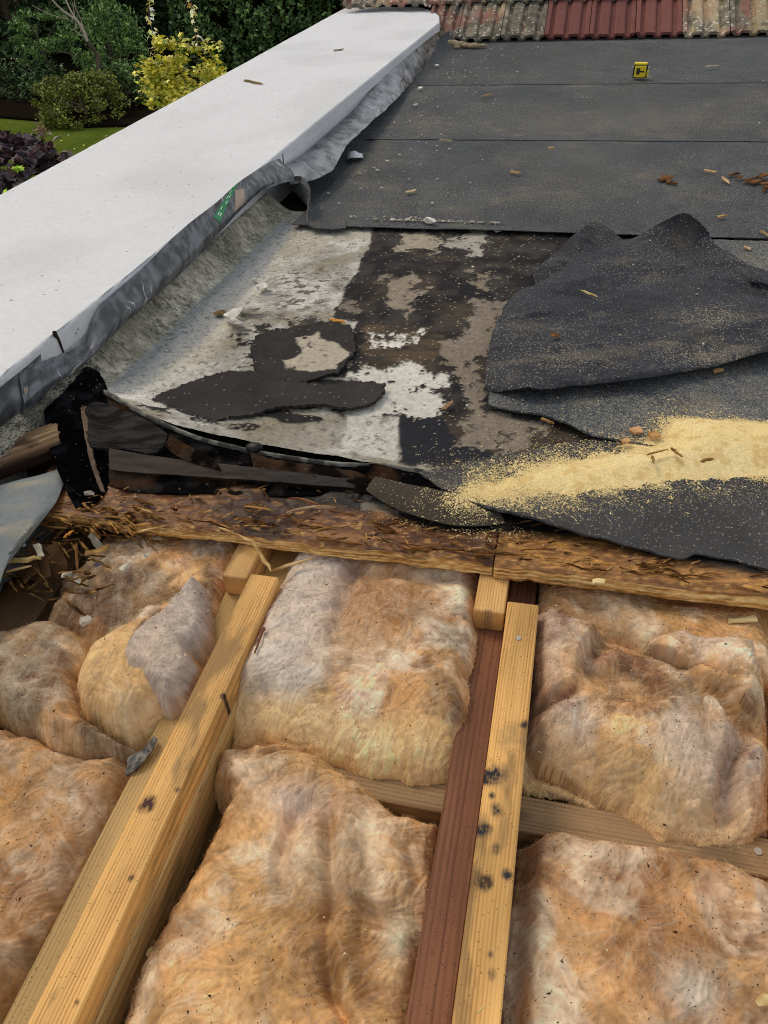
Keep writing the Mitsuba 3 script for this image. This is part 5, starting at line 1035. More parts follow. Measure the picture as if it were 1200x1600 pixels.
def tube(pts, r0, r1, k=7):
    pts = np.asarray(pts, float); n = len(pts); d = np.gradient(pts, axis=0); d /= np.linalg.norm(d, axis=1, keepdims=True) + 1e-9
    ref = np.where(np.abs(d[:, 2:3]) > .9, [[1., 0, 0]], [[0, 0, 1.]]); a = np.cross(d, ref); a /= np.linalg.norm(a, axis=1, keepdims=True); b = np.cross(d, a)
    th = np.linspace(0, 2 * np.pi, k + 1)[:-1]; r = np.linspace(r0, r1, n)[:, None, None]
    V = pts[:, None] + r * (np.cos(th)[None, :, None] * a[:, None] + np.sin(th)[None, :, None] * b[:, None])
    i = np.arange(n * k).reshape(n, k); j = np.roll(i, -1, 1)
    F = np.vstack([np.stack([i[:-1].ravel(), j[:-1].ravel(), j[1:].ravel()], 1), np.stack([i[:-1].ravel(), j[1:].ravel(), i[1:].ravel()], 1)])
    return trimesh.Trimesh(V.reshape(-1, 3), F, process=False)
def limb(a, b, r0, r1, seed, wig=.08, n=9):
    r = np.random.default_rng(seed); a, b = np.array(a, float), np.array(b, float); L = np.linalg.norm(b - a)
    P = resample([a, a * .66 + b * .34 + r.normal(0, wig * L, 3), a * .33 + b * .67 + r.normal(0, wig * L, 3), b], n); return tube(P, r0, r1)
def plant(name, label, cat_, cen, rad, n, size, cols, seed, k=40, trunk=None, group=None, m='vc_leaf', ground=True, **kw):
    t = thing(name, label, cat_, group)
    lk = {q: kw.pop(q) for q in ('up', 'asp', 'lobes', 'droop') if q in kw}
    P = clumps(n, cen, rad, k, seed, **kw)
    P = P[P[:, 2] > lawn_z + .03]
    V, F, c = leaf_mesh(P, size, seed + 1, cols, **lk)
    obj('crown', (V, F), m, t, color=c)
    base = np.array([cen[0], cen[1], lawn_z]); top = np.array(cen) + (0, 0, rad[2] * .3)
    r = np.random.default_rng(seed + 2); ms = [limb(base, top, trunk or .05, (trunk or .05) * .35, seed, .05)]
    obj('trunk', ms[0], 'bark', t, smooth=True)
    for i in range(5):
        e = np.array(cen) + r.normal(0, .45, 3) * rad
        obj('limb', limb(base * .45 + top * .55, e, (trunk or .05) * .5, (trunk or .05) * .12, seed + 9 + i), 'bark', t, smooth=True)
    return t
DK = [lin(h) for h in ('#28361f', '#2f4226', '#222f1d', '#384c2a')]
MID = [lin(h) for h in ('#42562f', '#4d6335', '#37492b', '#5a7040')]
OLV = [lin(h) for h in ('#474d1f', '#525a24', '#3a401a', '#5f6429')]
YEL = [lin(h) for h in ('#8f8a2e', '#a39a38', '#7d8030', '#6d7630', '#b0a648', '#958a30')]
PNK = [lin(h) for h in ('#d9c48e', '#cfae7a', '#c98f5c', '#dccf9f')]
PUR = [lin(h) for h in ('#2f2a30', '#3b3439', '#28232a', '#463b40', '#3a2226')]
# dark evergreen mass along the back of the garden, tree by tree
ORD = ['first', 'second', 'third', 'fourth', 'fifth', 'sixth', 'seventh', 'eighth']
back = [(-18.5, 21.0, 2.6), (-15.6, 22.0, 2.9), (-13.0, 22.6, 2.7), (-10.4, 23.2, 2.8), (-7.4, 24.0, 2.9), (-4.4, 24.6, 3.0)]
for i, (x, y, r0) in enumerate(back):
    plant('evergreen_tree', ORD[i] + ' dark dense evergreen from the left in the row at the back of the garden', 'tree', (x, y, .2), (r0, 1.8, 3.4), 9000, .13, DK, 900 + 10 * i, k=90, trunk=.16, group='dark evergreens at the back of the garden', spread=.30, shell=.35)
# leafy hedge right of the yellow shrub
def hedge():
    t = thing('hedge', 'tall dark green leafy hedge behind the far end of the parapet', 'hedge')
    r = np.random.default_rng(990); n = 30000
    s = r.random(n); z = lawn_z + r.random(n) * 4.6
    a, b = np.array([-9.2, 18.6]), np.array([2.0, 21.5]); nn = np.array([.25, -.97])
    p2 = a + (b - a) * s[:, None]; dep = .35 * (N(np.c_[s * 12, z * .9, s * 0], 2.2, 991, 4) - .5) * 2 - r.random(n) ** 2 * .35
    P = np.c_[p2 + nn * dep[:, None], z]
    P = P[N(np.c_[s * 14, z, s * 0], 3.5, 992, 3) > .36]
    V, F, c = leaf_mesh(P, .075, 993, [lin(h) for h in ('#2c3d22', '#374b29', '#223018', '#445a30', '#53663a')], up=.1, asp=.6)
    obj('foliage', (V, F), 'vc_leaf', t, color=c)
    q = [(a[0], a[1], 0), (b[0], b[1], 0)]; off = nn * -.75
    pts = [(x + off[0] * k, y + off[1] * k, zz) for x, y, _ in q for k in (1, 1.6) for zz in (lawn_z, lawn_z + 4.5)]
    obj('twiggy_core', hull(pts), 'bark_dark', t)
mat('bark_dark', {'type': 'diffuse', 'reflectance': rgb((0.016, 0.017, 0.010))})
hedge()
plant('willow_leaved_tree', 'airy mid green tree with hanging fine twigs above the round bush', 'tree', (-9.9054, 16.8963, -1.8975), (.78, .8, 1.25), 5200, .055, MID, 1010, k=70, trunk=.05, spread=.26, shell=.4, up=.1, asp=.35, droop=.6)
plant('leafy_branch_tree', 'tree with green sprays at the upper left, before dark evergreens', 'tree', (-11.4909, 16.9072, -1.3994), (.85, .6, .5), 1700, .06, MID, 1020, k=30, trunk=.05, spread=.24, shell=.5, asp=.4)
plant('laurel', 'dark green shrub between the round bush and the evergreens', 'shrub', (-11.7288, 16.8766, -2.5977), (1.2, .8, .8), 4200, .06, [c * 1.1 for c in DK], 1030, k=40, spread=.35, shell=.4)
plant('low_shrub', 'deep green small shrub at the foot of the yellow shrub', 'shrub', (-9.2136, 15.833, -2.3919), (.55, .5, .75), 2600, .05, [c * .8 for c in MID], 1040, k=30, spread=.35, shell=.4)
plant('round_bush', 'clipped olive green round bush at the lawn edge', 'bush', (-9.6067, 14.8163, -2.3465), (.80, .75, .58), 9000, .036, OLV, 1050, k=140, spread=.20, shell=.8, flat=1)
plant('yellow_tree', 'bright yellow leaf on the far left edge of the garden', 'tree', (-10.9412, 13.3809, -0.6345), (1.25, .5, .8), 700, .09, [lin('#8f8f2c'), lin('#7a8430')], 1060, k=16, lobes=False)
bt = thing('bare_tree', 'leafless pale grey branches reaching out above the round bush', 'tree')
fork = (-9.6902, 15.7487, -1.4146)
obj('trunk', limb((fork[0] + .15, fork[1] + .3, lawn_z), fork, .07, .045, 1070, .06), 'bark', bt, smooth=True)
for i, (a, b, r0) in enumerate(((fork, (-10.4587, 15.9888, -0.5969), .034), (fork, (-10.3865, 16.4831, -0.6748), .028), ((-10.0304, 15.8556, -1.0342), (-10.7022, 15.7675, -0.7741), .011), ((-9.7229, 15.7921, -1.3552), (-9.9448, 15.6364, -1.1552), .016), ((-9.8958, 15.82, -1.1932), (-10.0876, 16.2179, -0.759), .009), ((-9.8274, 15.7931, -1.2447), (-10.0308, 16.2644, -0.7234), .009))):
    obj('branch', limb(a, b, r0, r0 * .45, 1071 + i, .04), 'pale_bark', bt, smooth=True)
# yellow shrub
ys = thing('yellow_shrub', 'bright yellow green maple shrub with pale new shoots, just behind the parapet', 'shrub')
yc = (-6.2933, 12.7581, -1.5306)
P = np.vstack([clumps(1900, yc, (.72, .62, .62), 60, 1080, spread=.30, shell=.45), clumps(260, (-6.534, 12.7928, -1.2628), (.30, .3, .35), 14, 1081)])
V, F, c = leaf_mesh(P, .062, 1082, [y * .85 for y in YEL], up=.5, lobes=True); obj('crown', (V, F), 'vc_leaf', ys, color=c)
for a, b, n, sd in (((-6.745, 12.8139, -1.1742), (-6.8747, 13.2821, -0.4472), 34, 1083), ((-6.0993, 13.1109, -1.1886), (-6.3308, 13.6369, -0.5192), 30, 1084)):
    r = np.random.default_rng(sd); s = r.random(n)[:, None]; q = np.array(a) * (1 - s) + np.array(b) * s + r.normal(0, .05, (n, 3)) * (1.2 - s * .7)
    V, F, c = leaf_mesh(q, .06, sd, PNK, up=.2, lobes=True, droop=.8); sh = obj('shoot', limb(a, b, .010, .004, sd, .02), 'bark', ys, smooth=True); obj('young_leaves', (V, F), 'vc_leaf', ys, color=c, label='pale pinkish young leaves on a tall shoot')
obj('trunk', limb((yc[0], yc[1], lawn_z), yc, .04, .02, 1085), 'bark', ys, smooth=True)
# purple shrub in front of the lawn
pc = (-6.8068, 8.8832, -1.764)
pu = thing('purple_shrub', 'dark purple leaved shrub in front of the lawn, near the parapet', 'shrub')
P = clumps(1500, pc, (.62, .5, .40), 40, 1090, spread=.34, shell=.4); V, F, c = leaf_mesh(P, .070, 1091, PUR, up=.5, lobes=False, asp=.75); obj('crown', (V, F), 'vc_leaf', pu, color=c)
obj('trunk', limb((pc[0], pc[1], lawn_z), pc, .035, .02, 1092), 'bark', pu, smooth=True)
for i in range(5):
    r = np.random.default_rng(1095 + i); a = np.array((-6.6222, 9.0651, -1.6135)) + (.03 * i, 0, 0); b = a + (r.normal(0, .05), r.normal(0, .05), .22 + .06 * r.random()); obj('seed_stalk', limb(a, b, .006, .003, 1096 + i), 'stalk', pu, smooth=True)
    V, F, c = leaf_mesh(b + r.normal(0, .035, (14, 3)), .022, 1100 + i, [lin('#5a3f3c'), lin('#6d5148')], up=.6); obj('seed_head', (V, F), 'vc_leaf', pu, color=c, kind='stuff')
mat('stalk', {'type': 'diffuse', 'reflectance': rgb((0.10, 0.05, 0.045))})
plant('lime_shrub', 'lime green leaves poking through the purple shrub', 'shrub', (-6.5807, 8.3809, -1.7865), (.55, .4, .22), 170, .060, [lin('#7d9a2c'), lin('#94ab3c'), lin('#6b8426')], 1110, k=9, trunk=.02, spread=.2, lobes=True, up=.8)
r_ = np.random.default_rng(12); n = 700
p = np.c_[r_.uniform(-16, -4, n), r_.uniform(8, 17, n), np.full(n, lawn_z + .012)]
V, F, c = leaf_mesh(p, .03, 1120, [lin('#a8a06a'), lin('#c2b88a'), lin('#8d8a4a')], up=2.0)
tag(obj('fallen_leaves', (V, F), 'vc_diffuse', color=c), 'small pale fallen leaves scattered on the lawn', 'leaves', kind='stuff')

# ------------------------------------------------------------------ debris: splinters, chips, lumps
def flake(a, b, w, h, seed):
    a, b = np.array(a, float), np.array(b, float); r = np.random.default_rng(seed); d = b - a; L = np.linalg.norm(d); d /= L
    s = np.cross(d, [0, 0, 1]); s /= np.linalg.norm(s) + 1e-9; u = np.cross(s, d)
    out = [(0, -.3), (.12, -.5), (.55, -.42), (.9, -.5), (1, -.1), (.93, .4), (.6, .5), (.25, .36), (.05, .5)]
    V = []
    for hh in (0, h):
        for i, (x, y) in enumerate(out):
            rr = np.random.default_rng(seed * 13 + i); x2, y2 = x + rr.normal(0, .07), y + rr.normal(0, .10)
            V.append(a + d * L * x2 + s * w * y2 + u * (hh + .25 * h * rr.normal() + .10 * L * (x2 - .5) ** 2))
    n = len(out); V = np.array(V + [np.mean(V[:n], 0), np.mean(V[n:], 0)]); F = []
    for i in range(n):
        j = (i + 1) % n; F += [[i, j, n + j], [i, n + j, n + i], [2 * n, j, i], [2 * n + 1, n + i, n + j]]
    return trimesh.Trimesh(V, F, process=False)
def splinter(a, b, w, h, seed, bend=0.0):
    if w > .28 * np.linalg.norm(np.subtract(b, a)): return flake(a, b, w * .9, min(h, .0035), seed)
    a, b = np.array(a, float), np.array(b, float); r = np.random.default_rng(seed); d = b - a; L = np.linalg.norm(d); d /= L
    s = np.cross(d, [0, 0, 1]); s /= np.linalg.norm(s) + 1e-9; u = np.cross(s, d); n = 7
    V = []
    for i in range(n):
        t = i / (n - 1); k = min(1, .55 + 3.5 * t, .35 + 2.5 * (1 - t)) * r.uniform(.72, 1.12)
        c = a + d * L * t + u * bend * L * math.sin(math.pi * t) + s * r.normal(0, .12 * w)
        for x, y in ((-1, 0), (1, 0), (.8, 1), (-.7, 1)): V.append(c + s * x * w / 2 * k * r.uniform(.85, 1.15) + u * y * h * min(1, k * 1.3))
    V = np.array(V); F = []
    for i in range(n - 1):
        for j in range(4):
            p, q = 4 * i + j, 4 * i + (j + 1) % 4; F += [[p, q, q + 4], [p, q + 4, p + 4]]
    F += [[0, 2, 1], [0, 3, 2], [4 * n - 4, 4 * n - 3, 4 * n - 2], [4 * n - 4, 4 * n - 2, 4 * n - 1]]
    return trimesh.Trimesh(V, F, process=False)
def lump(c, r, seed, flat=.6, asp=1.3, ang=0.0, rough=.55):
    m = trimesh.creation.icosphere(3, 1.0); v = m.vertices
    v = v * (1 + rough * (N(v + seed, 1.3, seed, 3) - .5)[:, None] * 2)
    rr = np.random.default_rng(seed)
    for _ in range(7):
        n = rr.normal(size=3); n /= np.linalg.norm(n); d = v @ n; v = v - np.maximum(d - rr.uniform(.45, .75), 0)[:, None] * n     # facets, as where it broke
    v = v * [asp, 1, flat] * r; ca, sa = math.cos(ang), math.sin(ang)
    v = np.c_[v[:, 0] * ca - v[:, 1] * sa, v[:, 0] * sa + v[:, 1] * ca, v[:, 2] - v[:, 2].min()]
    return trimesh.Trimesh(v + np.array(c), m.faces, process=False)
def woodc(m, lo='#8d6233', hi='#d9b478', seed=0, s=60):
    v = np.array(m.vertices); return np.clip(lerp(lin(lo), lin(hi), sstep(.3, .7, N(v, s, seed, 3))), 0, 1)
def deb(name, m, label, cat_, lo, hi, seed=0, s=60, mt='vc_diffuse', smooth=False, group=None):
    return tag(obj(name, m, mt, smooth=smooth, color=woodc(m, lo, hi, seed, s)), label, cat_, group)
_s = [0]
def nxt(): _s[0] += 1; return 2000 + _s[0]
def splin(a, b, w, h, label, lo='#8d6233', hi='#dab679', lift=.0015, bend=0.0, group=None):
    s = nxt(); a, b = np.array(a) + (0, 0, lift), np.array(b) + (0, 0, lift)
    return deb('splinter', splinter(a, b, w, h, s, bend), label, 'wood splinter', lo, hi, s, 80, group=group)
# on the deck and around the cut
splin((-0.5357, 0.8822, 0.026), (-0.4504, 0.8585, 0.02), .005, .003, 'long pale splinter lying on the yellow broken edge above the left batten', hi='#e6c88f')
splin((-0.4685, 0.8646, 0.022), (-0.4237, 0.8238, -0.004), .008, .003, 'bent pale splinter hanging from the deck edge onto the left batten', hi='#e2c285')
splin((-0.4222, 0.8235, -0.002), (-0.3576, 0.8609, 0.004), .008, .002, 'ragged pale splinter lying along the wool edge below the deck', hi='#e6cd97')
splin((-0.4346, 0.9699, 0.034), (-0.3734, 0.9575, 0.036), .004, .003, 'thin reddish twig like splinter on the tarry deck', '#5c3d2a', '#9b6b4a', .002, .05)
splin((-0.4263, 0.9303, 0.034), (-0.369, 0.9547, 0.036), .004, .003, 'pale twig like splinter crossing the reddish one', '#9a7c5c', '#cfb795', .002, .04)
splin((-0.8678, 0.7334, 0.03), (-0.8025, 0.7569, 0.03), .010, .004, 'flat buff splinter at the left edge below the membrane scrap', '#8f7a4f', '#c0a873')
splin((-0.8539, 0.7245, 0.02), (-0.8181, 0.7444, 0.02), .004, .003, 'short thin splinter under the flat buff one', '#a88a5c', '#dcc291')
splin((-0.743, 0.7854, 0.02), (-0.7089, 0.8072, 0.02), .012, .006, 'broad tan splinter stuck in the dirty wool', '#8a6a43', '#c39d66')
splin((-0.7628, 0.8003, 0.03), (-0.749, 0.7626, 0), .004, .004, 'upright brown splinter in the dirty wool', '#5d3d25', '#8d6540')
splin((-0.7923, 0.8086, 0.03), (-0.7831, 0.828, 0.032), .005, .003, 'small orange splinter on the frayed deck corner', '#9a6226', '#c98d45')
splin((-0.6807, 0.8393, 0.028), (-0.6257, 0.8697, 0.03), .004, .002, 'fine pale splinter on the rotted board', hi='#dcbd84')
splin((-0.701, 0.9048, 0.03), (-0.6654, 0.8963, 0.03), .004, .002, 'small straw coloured splinter on the rotted board')
splin((-0.3682, 0.8986, 0.03), (-0.3119, 0.9212, 0.03), .003, .002, 'faint splinter on the middle of the rotted board')
splin((0.0983, 0.8649, 0.028), (0.1332, 0.9067, 0.028), .002, .0015, 'hair thin splinter on the right deck panel')
deb('wood_chip', splinter((0.0935, 0.8547, 0.029), (0.1136, 0.8609, 0.029), .012, .003, nxt()), 'flat pale chip on the front of the right deck panel', 'wood chip', '#c9a565', '#ecd7a0')
deb('wood_chip', splinter((0.0958, 0.8993, 0.029), (0.1291, 0.9021, 0.029), .008, .003, nxt()), 'long pale chip in the middle of the right deck panel', 'wood chip', '#a8793c', '#d5a964')
deb('wood_chip', splinter((0.2992, 0.8544, -0.02), (0.3408, 0.8598, -0.012), .012, .003, nxt()), 'pale chip on the wool beneath the right deck panel', 'wood chip', '#c9b077', '#eadcae')
deb('wood_block', splinter((-0.8245, 0.7808, 0.034), (-0.8056, 0.758, 0.03), .013, .010, nxt()), 'small grey wooden block among the splinters at the left', 'wood block', '#8f8b7c', '#b6b2a2')
deb('wood_block', splinter((-0.7559, 0.8291, 0.026), (-0.7363, 0.8177, 0.006), .012, .008, nxt()), 'grey weathered chip leaning off the deck corner', 'wood block', '#7a7467', '#a7a08f')
for lab_, a, b, w in (('broad rotten plank piece at the left end of the deck', (-0.8285, 0.8003, 0.02), (-0.8239, 0.7443, -0.01), .05), ('rotten plank piece under the broad one, nearer the left edge', (-0.8218, 0.7635, 0.01), (-0.847, 0.7354, -0.005), .045), ('narrow rotten plank piece beside the dirty wool', (-0.8069, 0.7957, 0.02), (-0.7881, 0.7604, -0.02), .03)):
    deb('rotten_plank_piece', splinter(a, b, w, .010, nxt()), lab_, 'rotten wood', '#352519', '#674d35', 7, 90, group='rotten plank pieces by the left deck corner')
deb('rotten_offcut', splinter((-0.8864, 0.7223, -0.03), (-0.8252, 0.7541, -0.02), .045, .02, nxt()), 'dark brown rotten offcut at the far left below the buff splinter', 'rotten wood', '#2d1f15', '#5a402a', 9, 90)
# frayed strands at the left deck corner
ms, cs = [], []
r = np.random.default_rng(55)
for i in range(110):
    u = r.random(); x = -.90 + .24 * r.random(); y = .862 + .05 * r.random() ** 2; a = r.uniform(-.5, .5); L = r.uniform(.015, .05)
    z = r.uniform(-.005, .034); m = splinter((x, y, z), (x + L * math.cos(a), y + L * math.sin(a) - .008, z + r.uniform(-.015, .01)), r.uniform(.002, .007), .0018, 3000 + i); ms.append(m); cs.append(woodc(m, '#54371f', '#b58a52', i, 70) * r.uniform(.6, 1.2))
tag(obj('frayed_strands', cat(ms), 'vc_diffuse', color=np.clip(np.vstack(cs), 0, 1)), 'frayed orange brown wood strands at the broken left corner of the deck', 'wood strands', kind='stuff')
ms, cs = [], []
for i in range(240):
    x = r.uniform(-.85, .5); y = .885 + r.random() ** 1.6 * .13; a = r.uniform(-.6, .6) if r.random() < .8 else r.uniform(0, 3); L = r.uniform(.005, .026) * (1.4 if r.random() < .15 else 1)
    z = .030 + .002 * r.random(); m = splinter((x, y, z), (x + L * math.cos(a), y + L * math.sin(a), z + r.uniform(0, .004)), r.uniform(.0012, .004), .0012, 3200 + i); ms.append(m)
    cs.append(woodc(m, '#4f3520', '#b98f58', i, 70) * r.uniform(.45, 1.25))
for i in range(120):
    x = r.uniform(-.90, .55); y = (.880 + abs(r.normal(0, .022))) if r.random() < .6 else .885 + r.random() * .10; a = r.normal(0, .22); L = r.uniform(.018, .060)
    z = .029 + .003 * r.random(); left = x < -.06
    m = splinter((x, y, z), (x + L * math.cos(a), y + L * math.sin(a), z + r.uniform(-.002, .003)), r.uniform(.0015, .0065 if left else .004), .0012, 3500 + i, r.uniform(-.04, .06)); ms.append(m)
    cs.append(woodc(m, '#3a2415', '#8d6236' if r.random() < .75 else '#c3935a', i, 90) * r.uniform(.5, 1.15))
tag(obj('wood_strands', cat(ms), 'vc_diffuse', color=np.clip(np.vstack(cs), 0, 1)), 'loose strands and flakes of rotted chipboard along the deck edge', 'wood strands', kind='stuff')
# the rusty nail, strip of felt, chips on the wool and timbers
m = tube([(-0.3939, 0.6997, -0.002), (-0.3921, 0.6743, -0.002), (-0.3919, 0.656, -0.004)], .0022, .0014, 8); h = trimesh.creation.cylinder(.0042, .002, sections=10); h.apply_translation((-0.3944, 0.7009, -0.002))
nk = thing('rusty_nail', 'rusty brown nail lying on the grey half of the middle batt', 'nail'); obj('shank', m, 'rust', nk, smooth=True); obj('head', h, 'rust', nk)
fs = loft([[(-0.5203, 0.4741, -0.042), (-0.5173, 0.4821, -0.041), (-0.503, 0.4878, -0.036), (-0.4976, 0.4999, -0.034), (-0.497, 0.5122, -0.035)], [(-0.5116, 0.4517, -0.045), (-0.5003, 0.4607, -0.04), (-0.4917, 0.4768, -0.036), (-0.4887, 0.4946, -0.036), (-0.489, 0.5083, -0.038)]], 16, 40)
tag(vsheet('felt_strip_scrap', fs, .0045, lambda p: lerp(lin('#48484a'), lin('#86847d'), sstep(.35, .75, N(p, 160, 601, 4))), None, 'vc_matt', .004, 60, 600), 'small speckled grey felt scrap resting on the olive joist', 'roofing felt')
deb('pale_chip', lump((-0.3937, 0.2642, -0.085), .006, nxt(), .35, 1.5, .9), 'pale yellow chip on the left side of the nearest middle batt', 'chip', '#c8ab62', '#eedc9c')
deb('wood_chip', splinter((-0.0071, 0.2559, 0), (-0.0009, 0.2635, 0), .002, .001, nxt()), 'tiny pale sliver on the near end of the mouldy batten', 'wood chip', '#d8be80', '#f0dfae')
deb('pale_chip', lump((0.2895, 0.3479, -0.06), .006, nxt(), .35, 1.4, .3), 'curled pale chip on the brownish batt at the lower right', 'chip', '#c2a468', '#e6d4a0')
# mortar lumps
PT = {(139, 776): (-0.8104, 0.9248, 0.028), (212, 778): (-0.7208, 0.9353, 0.028), (135, 974): (-0.6849, 0.6701, -0.012), (107, 902): (-0.7633, 0.7534, -0.004), (123, 908): (-0.7425, 0.7497, -0.006), (195, 890): (-0.6785, 0.7906, -0.008), (230, 868): (-0.6527, 0.826, -0.004), (155, 884): (-0.7246, 0.7881, -0.004), (410, 452): (-0.7832, 1.8063, 0.04), (366, 497): (-0.7968, 1.6329, 0.04), (386, 489): (-0.7742, 1.6645, 0.04), (378, 488): (-0.7889, 1.6665, 0.04), (368, 508): (-0.7791, 1.5962, 0.04), (398, 438): (-0.8249, 1.8602, 0.04), (656, 140): (-0.7791, 4.103, 0.052), (649, 166): (-0.7376, 3.7672, 0.052), (682, 104): (-0.7855, 4.6329, 0.056), (778, 362): (-0.2021, 2.2762, 0.04), (672, 350): (-0.4105, 2.2904, 0.052)}
ML = [(139,776,.028,.013,'white mortar lump on the rotted board below the black flap', 1.0), (212,778,.028,.005,'small white pebble on the rotted board', 1.), (135,974,-.012,.013,'white mortar lump on the dirty wool beside the dark smear', 1.2), (107,902,-.004,.012,'greyish mortar lump at the top of the dirty wool', 1.0), (123,908,-.006,.010,'broken white mortar lump touching the greyish one', 1.3), (195,890,-.008,.012,'flat pale mortar lump on the wool below the left deck panel', 1.6), (230,868,-.004,.006,'small grey mortar lump on the wool under the yellow edge', 1.3), (155,884,-.004,.009,'dark clinker lump in the dirty wool', 1.),
      (410,452,.040,.017,'buff mortar lump alone on the grey covering', 1.2), (366,497,.040,.019,'leftmost of four white mortar flakes on the grey covering', 1.5), (386,489,.040,.019,'right upper of four white mortar flakes on the grey covering', 1.5), (378,488,.040,.014,'smallest of four white mortar flakes on the grey covering', 1.3), (368,508,.040,.020,'nearest of four white mortar flakes on the grey covering', 1.6), (398,438,.040,.008,'tiny cream pebble beyond the buff lump on the grey covering', 1.2),
      (656,140,.052,.013,'cream pebble at the left end of the seam by the lead', 1.3), (649,166,.052,.012,'cream pebble on the felt below the seam by the lead', 1.2), (682,104,.056,.011,'white pebble on the felt near the mortar at the tiles', 1.5), (778,362,.040,.013,'white pebble at the front edge of the felt, right of the pale patches', 1.2), (672,350,.052,.015,'largest buff crumb along the front edge of the felt', 1.6)]
for x, y, z, r0, lab, asp in ML:
    dark = 'clinker' in lab
    m = lump(PT[(x, y)], r0 * (.8 if y > 700 else 1), 2500 + x, .55, asp, (x * .7) % 3)
    deb('mortar_lump', m, lab, 'mortar lump', '#3b3640' if dark else '#8f897b' if y > 520 else '#bcb8ae', '#6a6470' if dark else ('#d6d0c0' if y > 520 else '#f2efe8'), x, 50)

# chips and sticks on the roof
splin((-0.5472, 1.6392, 0.046), (-0.5007, 1.6241, 0.046), .012, .003, 'orange pointed wood chip on the bitumen near the rounded felt piece', '#a96f33', '#dca45c')
splin((-0.2076, 1.281, 0.042), (-0.194, 1.3121, 0.042), .010, .003, 'brown stick at the edge of the white patch', '#7d6145', '#a98a64')
splin((-0.0108, 1.2635, 0.052), (0.0144, 1.247, 0.052), .007, .003, 'brown stick below the fold of the felt flap', '#80603c', '#b18c5d')
splin((0.0486, 1.8117, 0.072), (0.0885, 1.7797, 0.072), .007, .003, 'pale stick lying on the folded felt flap', '#b3995c', '#e0cb92')
splin((0.1549, 1.2253, 0.06), (0.1759, 1.239, 0.06), .020, .004, 'pinkish flat chip at the tip of the torn layer above the sawdust', '#b98a5a', '#dcb184')
splin((0.1865, 1.2175, 0.06), (0.2051, 1.2285, 0.06), .020, .004, 'second flat chip beside the pinkish one above the sawdust', '#a87a4c', '#d3a873')
splin((0.1365, 1.1964, 0.058), (0.1525, 1.2029, 0.058), .013, .004, 'small tan chip left of the pinkish one', '#b0865a', '#d8b080')
splin((0.2649, 1.1301, 0.076), (0.287, 1.1428, 0.076), .007, .003, 'brown chip lying on the thick sawdust', '#6d4f30', '#9a7548')
splin((0.1858, 1.1405, 0.072), (0.1881, 1.1181, 0.072), .005, .003, 'small brown stick upright in the sawdust', '#7a5a36', '#a8854f')
splin((0.2191, 1.166, 0.074), (0.2368, 1.1417, 0.074), .006, .003, 'brown twig lying slanted on the sawdust', '#7a5a36', '#a8854f')
splin((0.1773, 1.1431, 0.072), (0.2146, 1.1634, 0.074), .004, .002, 'thin brown twig across the sawdust', '#8a683e', '#b08a52')
splin((0.3208, 1.4748, 0.058), (0.3421, 1.4881, 0.058), .013, .004, 'tan chip just below the front edge of the folded flap', '#a67f4d', '#d6b27a')
splin((0.4795, 2.7796, 0.053), (0.496, 2.7147, 0.053), .010, .004, 'buff chip on the felt beyond the flap', '#b3936a', '#e0c79e')
splin((0.4288, 2.3999, 0.053), (0.4501, 2.4175, 0.053), .012, .004, 'tan curled chip on the felt right of the raised peak', '#b58f5e', '#dfbd8a')
splin((0.4725, 2.1729, 0.053), (0.4854, 2.1605, 0.053), .012, .004, 'cream chip on the felt near the right end of the flap', '#c6ab7c', '#ead7ae')
splin((0.5306, 2.3004, 0.053), (0.5453, 2.2629, 0.053), .006, .004, 'thin chip at the right edge of the felt', '#a98a5c', '#d6bb8a')
splin((0.4296, 2.8459, 0.053), (0.465, 2.8336, 0.053), .016, .004, 'straight pale chip among the far wood scraps', '#b58f5a', '#e3c490')
splin((-0.2138, 2.8019, 0.053), (-0.1817, 2.789, 0.053), .016, .004, 'tan chip on the middle felt strip left of the flap', '#a98457', '#d6b384')
splin((-0.1047, 3.0836, 0.056), (-0.0793, 3.0927, 0.056), .014, .004, 'curled pale chip near the second seam', '#b59a6a', '#dcc597')
splin((-0.4528, 3.9065, 0.058), (-0.4064, 3.9692, 0.058), .010, .004, 'thin stick on the far felt under the tiles', '#a3855a', '#d2b58a')
splin((0.5811, 4.4943, 0.062), (0.6522, 4.5204, 0.062), .010, .004, 'long stick on the far felt right of the tape measure', '#a38f70', '#cfbf9e')
splin((-0.54, 2.558, 0.053), (-0.5104, 2.5859, 0.053), .016, .004, 'cream chip on the felt near the curled upstand', '#a98f6a', '#d8c4a0')
splin((-0.5315, 3.1865, 0.056), (-0.4742, 3.1786, 0.056), .008, .003, 'thin pale stick along the second seam', '#9a8a6a', '#cfc09a')
FL = ['left flake of the small reddish cluster beyond the flap', 'upper flake of the small reddish cluster beyond the flap', 'right flake of the small reddish cluster beyond the flap', 'long reddish flake in the cluster at the right edge of the felt', 'front flake in the reddish cluster at the right edge of the felt', 'rear flake in the reddish cluster at the right edge of the felt', 'outermost flake of the reddish cluster at the right edge of the felt', 'small reddish flake between the two clusters, farther one', 'small reddish flake between the two clusters, beside the larger cluster', 'nearest flake of the reddish cluster at the right edge of the felt']
